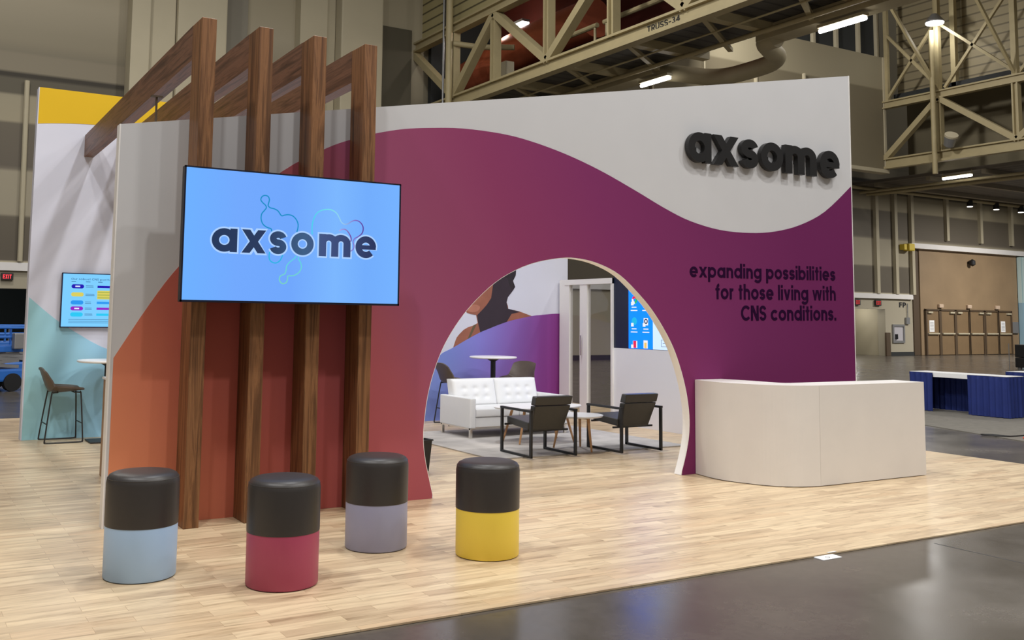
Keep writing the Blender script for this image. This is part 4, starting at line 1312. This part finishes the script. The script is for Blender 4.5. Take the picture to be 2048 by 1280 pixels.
so = thing('sofa', 'white leather two seat sofa with tufted back and chrome legs', 'sofa', (6.96, 10.8, 0.012))
SX0, SX1, SY0, SY1 = 6.22, 7.71, 10.43, 11.2
MB().box((SX0 + .08, SY0 + .03, .145), (SX1 - .08, SY1 - .02, .262), .01).build('base', M['sofa'], so, True)
for a, b, nm in ((SX0, SX0 + .085, 1), (SX1 - .085, SX1, 1)):
    MB().box((a, SY0, .135), (b, SY1, .5), .014, 3).build('arm', M['sofa'], so, True)
for a, b in ((SX0 + .09, (SX0 + SX1) / 2 - .003), ((SX0 + SX1) / 2 + .003, SX1 - .09)):
    MB().box((a, SY0 + .015, .266), (b, SY1 - .2, .37), .02, 3).build('seat_cushion', M['sofa'], so, True)
    # tufted back cushion: a grid pushed in at the buttons
    nx, nz = 28, 22
    c = MB()
    bt = [(a + (b - a) * (i + 1) / 4, z) for i in range(3) for z in (.47, .575)]
    front, back = [], []
    for j in range(nz + 1):
        fr, bk_ = [], []
        for i in range(nx + 1):
            u, v = i / nx, j / nz
            x = a + (b - a) * u
            z = .365 + .33 * v
            edge = min(1.0, min(u, 1 - u) / .06, min(v, 1 - v) / .08)
            bulge = .028 * math.sqrt(max(0, 1 - (1 - edge) ** 2)) + .012 * math.sin(PI * u) * math.sin(PI * v)
            for bx, bz in bt:
                d2 = ((x - bx) / .04) ** 2 + ((z - bz) / .03) ** 2
                bulge -= .022 * math.exp(-d2)
            lean = .1 * v
            fr.append(c.bm.verts.new((x, SY1 - .22 + lean - bulge, z)))
            bk_.append(c.bm.verts.new((x, SY1 - .1 + lean * .9, z)))
        front.append(fr)
        back.append(bk_)
    for j in range(nz):
        for i in range(nx):
            c.face([front[j][i], front[j][i + 1], front[j + 1][i + 1], front[j + 1][i]])
            c.face([back[j][i + 1], back[j][i], back[j + 1][i], back[j + 1][i + 1]])
    for j in range(nz):
        c.face([front[j][0], front[j + 1][0], back[j + 1][0], back[j][0]])
        c.face([front[j][nx], back[j][nx], back[j + 1][nx], front[j + 1][nx]])
    for i in range(nx):
        c.face([front[0][i], back[0][i], back[0][i + 1], front[0][i + 1]])
        c.face([front[nz][i], front[nz][i + 1], back[nz][i + 1], back[nz][i]])
    c.build('back_cushion', M['sofa'], so, smooth=True, angle=60)
r = MB()
for y in (SY0 + .02, SY1 - .04):
    r.box((SX0 + .01, y, .118), (SX1 - .01, y + .025, .14))
for x in (SX0 + .01, SX1 - .035):
    r.box((x, SY0 + .02, .118), (x + .025, SY1 - .02, .14))
r.build('chrome_rail', M['chrome'], so)
for x in (SX0 + .012, SX1 - .047):
    for y in (SY0 + .015, SY1 - .05):
        MB().box((x, y, .012), (x + .035, y + .035, .13), .003, 1).build('leg', M['chrome'], so)


def lounge_chair(label, loc, rz):
    """origin under the rear-left corner; local +Y is the way the chair faces"""
    t = thing('lounge_chair', label, 'chair', loc, rz, 'black lounge chairs')
    w, d, h = .575, .6, .505
    for x in (0, w):
        s = MB()
        for a, b in (((x, 0, 0), (x, 0, h)), ((x, d, 0), (x, d, h))):
            s.bar((a[0], a[1], .002), b, .024, .034)
        s.bar((x, -.017, h - .012), (x, d + .017, h - .012), .034, .024)
        s.bar((x, -.017, .014), (x, d + .017, .014), .024, .024)
        s.build('side_frame', M['black_metal'], t, world=False)
    s = MB()
    s.bar((0, .15, .27), (w, .15, .27), .02, .02)
    s.bar((0, d - .06, .31), (w, d - .06, .31), .02, .02)
    s.build('cross_bar', M['black_metal'], t, world=False)
    x0, x1 = .055, w - .055
    # seat slab sloping back
    MB().hexa([(x0, .14, .28), (x1, .14, .28), (x1, d - .01, .315), (x0, d - .01, .315), (x0, .14, .36), (x1, .14, .36), (x1, d - .01, .395), (x0, d - .01, .395)]).build('seat', M['chair_leather'], t, world=False)
    bm_ = t.children[-1].data
    # back slab leaning back, with a seam pad at the top
    MB().hexa([(x0 + .03, .115, .275), (x1 - .03, .115, .275), (x1 - .03, .2, .275), (x0 + .03, .2, .275), (x0, .005, .548), (x1, .005, .548), (x1, .1, .548), (x0, .1, .548)]).build('backrest', M['chair_leather'], t, world=False)
    MB().hexa([(x0, 0, .553), (x1, 0, .553), (x1, .1, .553), (x0, .1, .553), (x0 - .004, -.03, .648), (x1 + .004, -.03, .648), (x1 + .004, .06, .653), (x0 - .004, .06, .653)]).build('head_pad', M['chair_leather'], t, world=False)
    for c in t.children:
        if c.name.split('.')[0] in ('seat', 'backrest', 'head_pad'):
            md = c.modifiers.new('Bevel', 'BEVEL')
            md.width = .012
            md.segments = 3
    return t


ch1 = lounge_chair('black lounge chair with square metal frame at the left, nearer the sofa', (5.955, 8.715, 0.012), -.03)
dup(ch1, (7.11, 8.62, 0.012), .0, 'black lounge chair with square metal frame at the right, before the white partition')


def coffee_table(label, cx, cy, h, rx, ry, feet, rz=0):
    t = thing('coffee_table', label, 'table', (cx, cy, .012), 0, 'nested white coffee tables')
    tp = MB()
    tp.lathe([(0, h - .022), (.97, h - .022), (1.0, h - .012), (1.0, h - .003), (.985, h), (0, h)], (0, 0, 0), 56)
    for v in tp.bm.verts:
        v.co.x = cx + v.co.x * rx
        v.co.y = cy + v.co.y * ry
    tp.build('table_top', M['white_top'], t)
    for fx, fy in feet:
        tx_, ty_ = cx + (fx - cx) * .72, cy + (fy - cy) * .72
        MB().tube([(fx, fy, .018), (tx_, ty_, h - .02)], [.011, .018], 12).build('leg', M['oak_leg'], t)
    return t


coffee_table('larger white topped coffee table with splayed wooden legs before the sofa', 6.84, 9.86, .445, .6, .34, [(6.475, 10.074), (6.467, 9.702), (7.233, 10.023), (7.214, 9.637)])
coffee_table('smaller round white coffee table with wooden legs between the lounge chairs', 6.81, 9.02, .415, .29, .27, [(6.67, 9.3), (7.014, 9.25), (6.826, 8.79)])

# ================================================================== BAR TABLES AND BAR STOOLS
def bar_table(label, x, y, h=.945, rad=.345):
    t = thing('bar_table', label, 'table', (x, y, 0), 0, 'round white bar tables')
    MB().lathe([(0, h - .028), (rad - .02, h - .028), (rad, h - .018), (rad, h - .006), (rad - .006, h), (0, h)], (x, y, 0), 56).build('table_top', M['white_top'], t)
    MB().lathe([(0, .02), (.036, .02), (.036, h - .03), (0, h - .03)], (x, y, 0), 24).build('column', M['black'], t)
    MB().box((x - .19, y - .19, 0), (x + .19, y + .19, .016), .004, 1).build('base_plate', M['black_metal'], t)
    MB().lathe([(0, h - .03), (.1, h - .03), (.036, h - .07), (0, h - .07)], (x, y, 0), 24).build('collar', M['black'], t)
    return t


bar_table('round white bar table with black column in front of the blue wall at the left', 2.235, 12.1)
bar_table('round white bar table with black column behind the white sofa', 7.5, 11.95, .945, .34)


def bar_stool(label, loc, rz):
    """local +X is the way the stool faces; seat centre over the origin"""
    t = thing('bar_stool', label, 'stool', loc, rz, 'brown shell bar stools')
    prof = spline([(.2, .612), (.12, .602), (0, .592), (-.1, .59), (-.155, .612), (-.19, .68), (-.225, .78), (-.25, .862)], 4)
    N = len(prof)
    c = MB()
    up, dn = [], []
    for i, (px, pz) in enumerate(prof):
        f = i / (N - 1)
        a = prof[min(i + 1, N - 1)]
        b = prof[max(i - 1, 0)]
        dxx, dzz = a[0] - b[0], a[1] - b[1]
        l_ = math.hypot(dxx, dzz)
        nx_, nz_ = dzz / l_, -dxx / l_
        if nz_ < 0 and f < .4:
            nx_, nz_ = -nx_, -nz_
        half = .215 if f < .55 else .215 - .035 * (f - .55) / .45
        if f < .12:
            half -= .03 * (1 - f / .12) ** 2
        curl = .055 * math.sin(PI * min(1, f * 1.05)) + .012
        ru, rd_ = [], []
        for k in range(13):
            s = -1 + 2 * k / 12
            q = abs(s) ** 2.6 * curl
            y = s * half
            zz = pz + (q if f < .5 else q * max(0, 1 - (f - .5) * 3))
            xx = px + (q * 1.1 * min(1, max(0, (f - .42) * 3)))
            if f > .9:
                zz -= .03 * (abs(s) ** 3) * (f - .9) / .1
            ru.append(c.bm.verts.new((xx, y, zz)))
            rd_.append(c.bm.verts.new((xx - .016 * (1 if f > .5 else 0), y, zz - .02 * (1 if f <= .55 else .2))))
        up.append(ru)
        dn.append(rd_)
    for i in range(N - 1):
        for k in range(12):
            c.face([up[i][k], up[i][k + 1], up[i + 1][k + 1], up[i + 1][k]])
            c.face([dn[i][k + 1], dn[i][k], dn[i + 1][k], dn[i + 1][k + 1]])
        c.face([up[i][0], up[i + 1][0], dn[i + 1][0], dn[i][0]])
        c.face([up[i][12], dn[i][12], dn[i + 1][12], up[i + 1][12]])
    for k in range(12):
        c.face([up[0][k], dn[0][k], dn[0][k + 1], up[0][k + 1]])
        c.face([up[-1][k], up[-1][k + 1], dn[-1][k + 1], dn[-1][k]])
    c.build('seat_shell', M['brown_shell'], t, smooth=True, world=False, angle=50)
    for sy in (-1, 1):
        y0, y1 = sy * .15, sy * .205
        pts = spline([(.1, y0 * .9, .575), (.155, y0, .572), (.172, y0 + sy * .004, .54), (.2, y1, .06), (.195, y1, .022), (.16, y1, .011),
                      (-.17, y1, .011), (-.205, y1, .022), (-.208, y1, .06), (-.15, y0, .54), (-.13, y0, .572), (-.08, y0 * .9, .575)], 4)
        MB().tube(pts, .0085, 8).build('leg_frame', M['black_metal'], t, world=False)
    s = MB()
    s.tube([(.19, -.19, .22), (.19, .19, .22)], .007, 8).tube([(-.192, -.19, .22), (-.192, .19, .22)], .007, 8)
    s.build('foot_rail', M['black_metal'], t, world=False)
    s = MB()
    s.tube([(.1, -.135, .575), (.1, .135, .575)], .008, 8).tube([(-.08, -.135, .575), (-.08, .135, .575)], .008, 8)
    s.build('seat_bracket', M['black_metal'], t, world=False)
    return t


bs = bar_stool('brown shell bar stool with black sled legs before the blue wall at the far left', (1.78, 12.28, 0), .03)
dup(bs, (6.93, 12.05, 0), 0, 'brown shell bar stool behind the sofa, left of the white bar table')
dup(bs, (7.99, 12.06, 0), PI + .5, 'brown shell bar stool behind the sofa, right of the white bar table')

# wooden kiosk behind the arch wall, black waste bin
kk = thing('wooden_kiosk', 'brown wooden kiosk with a white top, just behind the left end of the arch wall', 'kiosk', (1.74, 9.3, 0))
MB().box((1.74, 9.1, 0), (2.4, 9.6, .885), .004, 1).build('body', M['kiosk'], kk)
MB().box((1.73, 9.09, .885), (2.41, 9.61, .905)).build('worktop', M['white_top'], kk)
wbn = thing('waste_bin', 'black waste bin at the left foot of the arch', 'bin', (4.52, 8.6, 0))
b_ = MB()
b_.lathe([(0, .004), (.1, .004), (.13, .3), (.137, .3), (.137, .31), (.126, .31), (.097, .014), (0, .014)], (4.52, 8.55, 0), 4)
bmesh.ops.rotate(b_.bm, verts=b_.bm.verts[:], cent=(4.52, 8.55, 0), matrix=Matrix.Rotation(PI / 4 + .25, 3, 'Z'))
b_.build('body', M['black'], wbn)
MB().tube([(4.42, 8.44, .306), (4.62, 8.44, .306)], .006).build('rim', M['black'], wbn)

# ================================================================== RIGHT: SKIRTED TABLES, CONE, CASE, PAPER
def drape(mb, pts, z0, z1, amp=.014, waves=60):
    """pleated cloth along a plan polyline"""
    P = []
    tot = sum(math.dist(a, b) for a, b in zip(pts, pts[1:]))
    run = 0
    for a, b in zip(pts, pts[1:]):
        L_ = math.dist(a, b)
        n = max(8, int(L_ * 80))
        nx_, ny_ = -(b[1] - a[1]) / L_, (b[0] - a[0]) / L_
        for i in range(n + (1 if b == pts[-1] else 0)):
            s = run + L_ * i / n
            o_ = amp * math.sin(s * waves) + amp * .6 * math.sin(s * waves * .37 + 1)
            P.append((a[0] + (b[0] - a[0]) * i / n, a[1] + (b[1] - a[1]) * i / n, nx_ * o_, ny_ * o_))
        run += L_
    rows = []
    for z, kf in ((z1, .25), (z1 - .06, .7), ((z0 + z1) / 2, 1.0), (z0, 1.25)):
        rows.append([(mb.bm.verts.new((p[0] + p[2] * kf, p[1] + p[3] * kf, z)), mb.bm.verts.new((p[0] + p[2] * kf + .004, p[1] + p[3] * kf + .004, z))) for p in P])
    for r0, r1 in zip(rows, rows[1:]):
        for i in range(len(P) - 1):
            for s in (0, 1):
                q = [r0[i][s], r0[i + 1][s], r1[i + 1][s], r1[i][s]]
                mb.face(q if s else q[::-1])
    return mb


def skirted_table(label, x, y0, y1, gap):
    t = thing('skirted_table', label, 'table', (x, y0, -.004), 0, 'folding tables with navy skirts')
    z1 = .655
    MB().box((x + .02, y0 + .02, z1 - .03), (x + .46, y1 - .02, z1)).build('table_top', M['white_top'], t)
    MB().box((x + .01, y0 + .01, z1), (x + .47, y1 - .01, z1 + .006)).box((x + .008, gap[0], z1 - .07), (x + .012, gap[1], z1)).build('top_cover', M['paper'], t)
    mb = MB()
    drape(mb, [(x, gap[0]), (x, y0), (x + .48, y0), (x + .48, y1), (x, y1), (x, gap[1])], 0.004, z1 - .004)
    mb.build('skirt', M['blue_drape'], t)
    for xx in (x + .06, x + .42):
        for yy in (y0 + .08, y1 - .08):
            MB().tube([(xx, yy, -.004), (xx, yy, z1 - .03)], .014, 8).build('leg', M['grey_metal'], t)
    return t


skirted_table('navy skirted table with white top and an open gap in its front, behind the counter', 15.5, 9.2, 10.95, (9.88, 10.5))
skirted_table('farther navy skirted table at the right edge, behind the first one', 17.3, 8.4, 10.3, (8.9, 9.7))

cn = thing('traffic_cone', 'orange traffic cone at the right edge on the concrete', 'cone', (13.2, 7.38, -.004))
MB().box((13.03, 7.22, -.0035), (13.37, 7.56, .018), .01).build('base', M['orange_cone'], cn)
MB().lathe([(0, .018), (.13, .018), (.03, .44), (0, .45)], (13.2, 7.38, 0), 32).build('body', M['orange_cone'], cn, smooth=True)
cab = MB().tube(spline([(13.05, 7.75, 0.006), (13.0, 7.95, 0.006), (12.9, 8.05, 0.006), (12.85, 7.95, 0.006), (12.95, 7.8, 0.006), (13.15, 7.72, 0.006), (13.6, 7.74, 0.006)], 5), .008, 8).build('power_cable', M['black'], smooth=True)
tag(cab, 'black cable looped on the concrete beside the orange cone', 'cable')
cs = thing('equipment_case', 'black equipment case at the right edge before the far wall', 'case', (33.2, 18.9, -.012))
MB().box((33.0, 18.0, 0.05), (34.2, 19.3, .38), .02).build('body', M['black'], cs)
MB().box((33.0, 18.0, .39), (34.2, 19.3, .82), .02).build('lid', M['black'], cs)
for yy in (18.1, 19.2):
    MB().lathe([(0, -.012), (.07, -.012), (.07, .06), (0, .06)], (33.1, yy, 0), 12).build('caster', M['grey_metal'], cs)
tag(MB().tube([(32.75, 19.35, -.012), (32.75, 19.35, .85)], .014, 8).build('thin_post', M['grey_metal']), 'thin pale post standing left of the black equipment case', 'post')
pp = thing('paper_sheet', 'white paper sheet lying on the concrete at the edge of the wood flooring', 'paper', (5.3, 4.36, -.012))
MB().hexa([(5.21, 4.325, -.0115), (5.388, 4.327, -.0115), (5.386, 4.4, -.0115), (5.208, 4.4, -.0115), (5.21, 4.325, -.009), (5.388, 4.327, -.009), (5.386, 4.4, -.005), (5.208, 4.4, -.005)]).build('sheet', M['paper'], pp)
MB().strip(arc(5.29, 4.36, .016, .012, 0, 360, 16)[:-1], .004, lambda u, v, d: (u, v, d), -.0065, -.006, True).build('print', M['grey_metal'], pp)
tag(MB().box((5.36, 4.41, 0.0005), (5.44, 4.425, .003)).build('tape_strip', M['white_trim']), 'short strip of white tape beside the paper sheet at the flooring edge', 'tape')
# saw joints in the concrete
j = MB()
j.box((6.3, -10, -.0125), (6.312, 4.3, -.0115)).box((-5, 2.6, -.0125), (20, 2.612, -.0115))
struct(j.build('floor_joint', M['black']))

for o in _offs:
    if '_o' in o:
        del o['_o']
for o in bpy.data.objects:
    if '_o' in o:
        del o['_o']
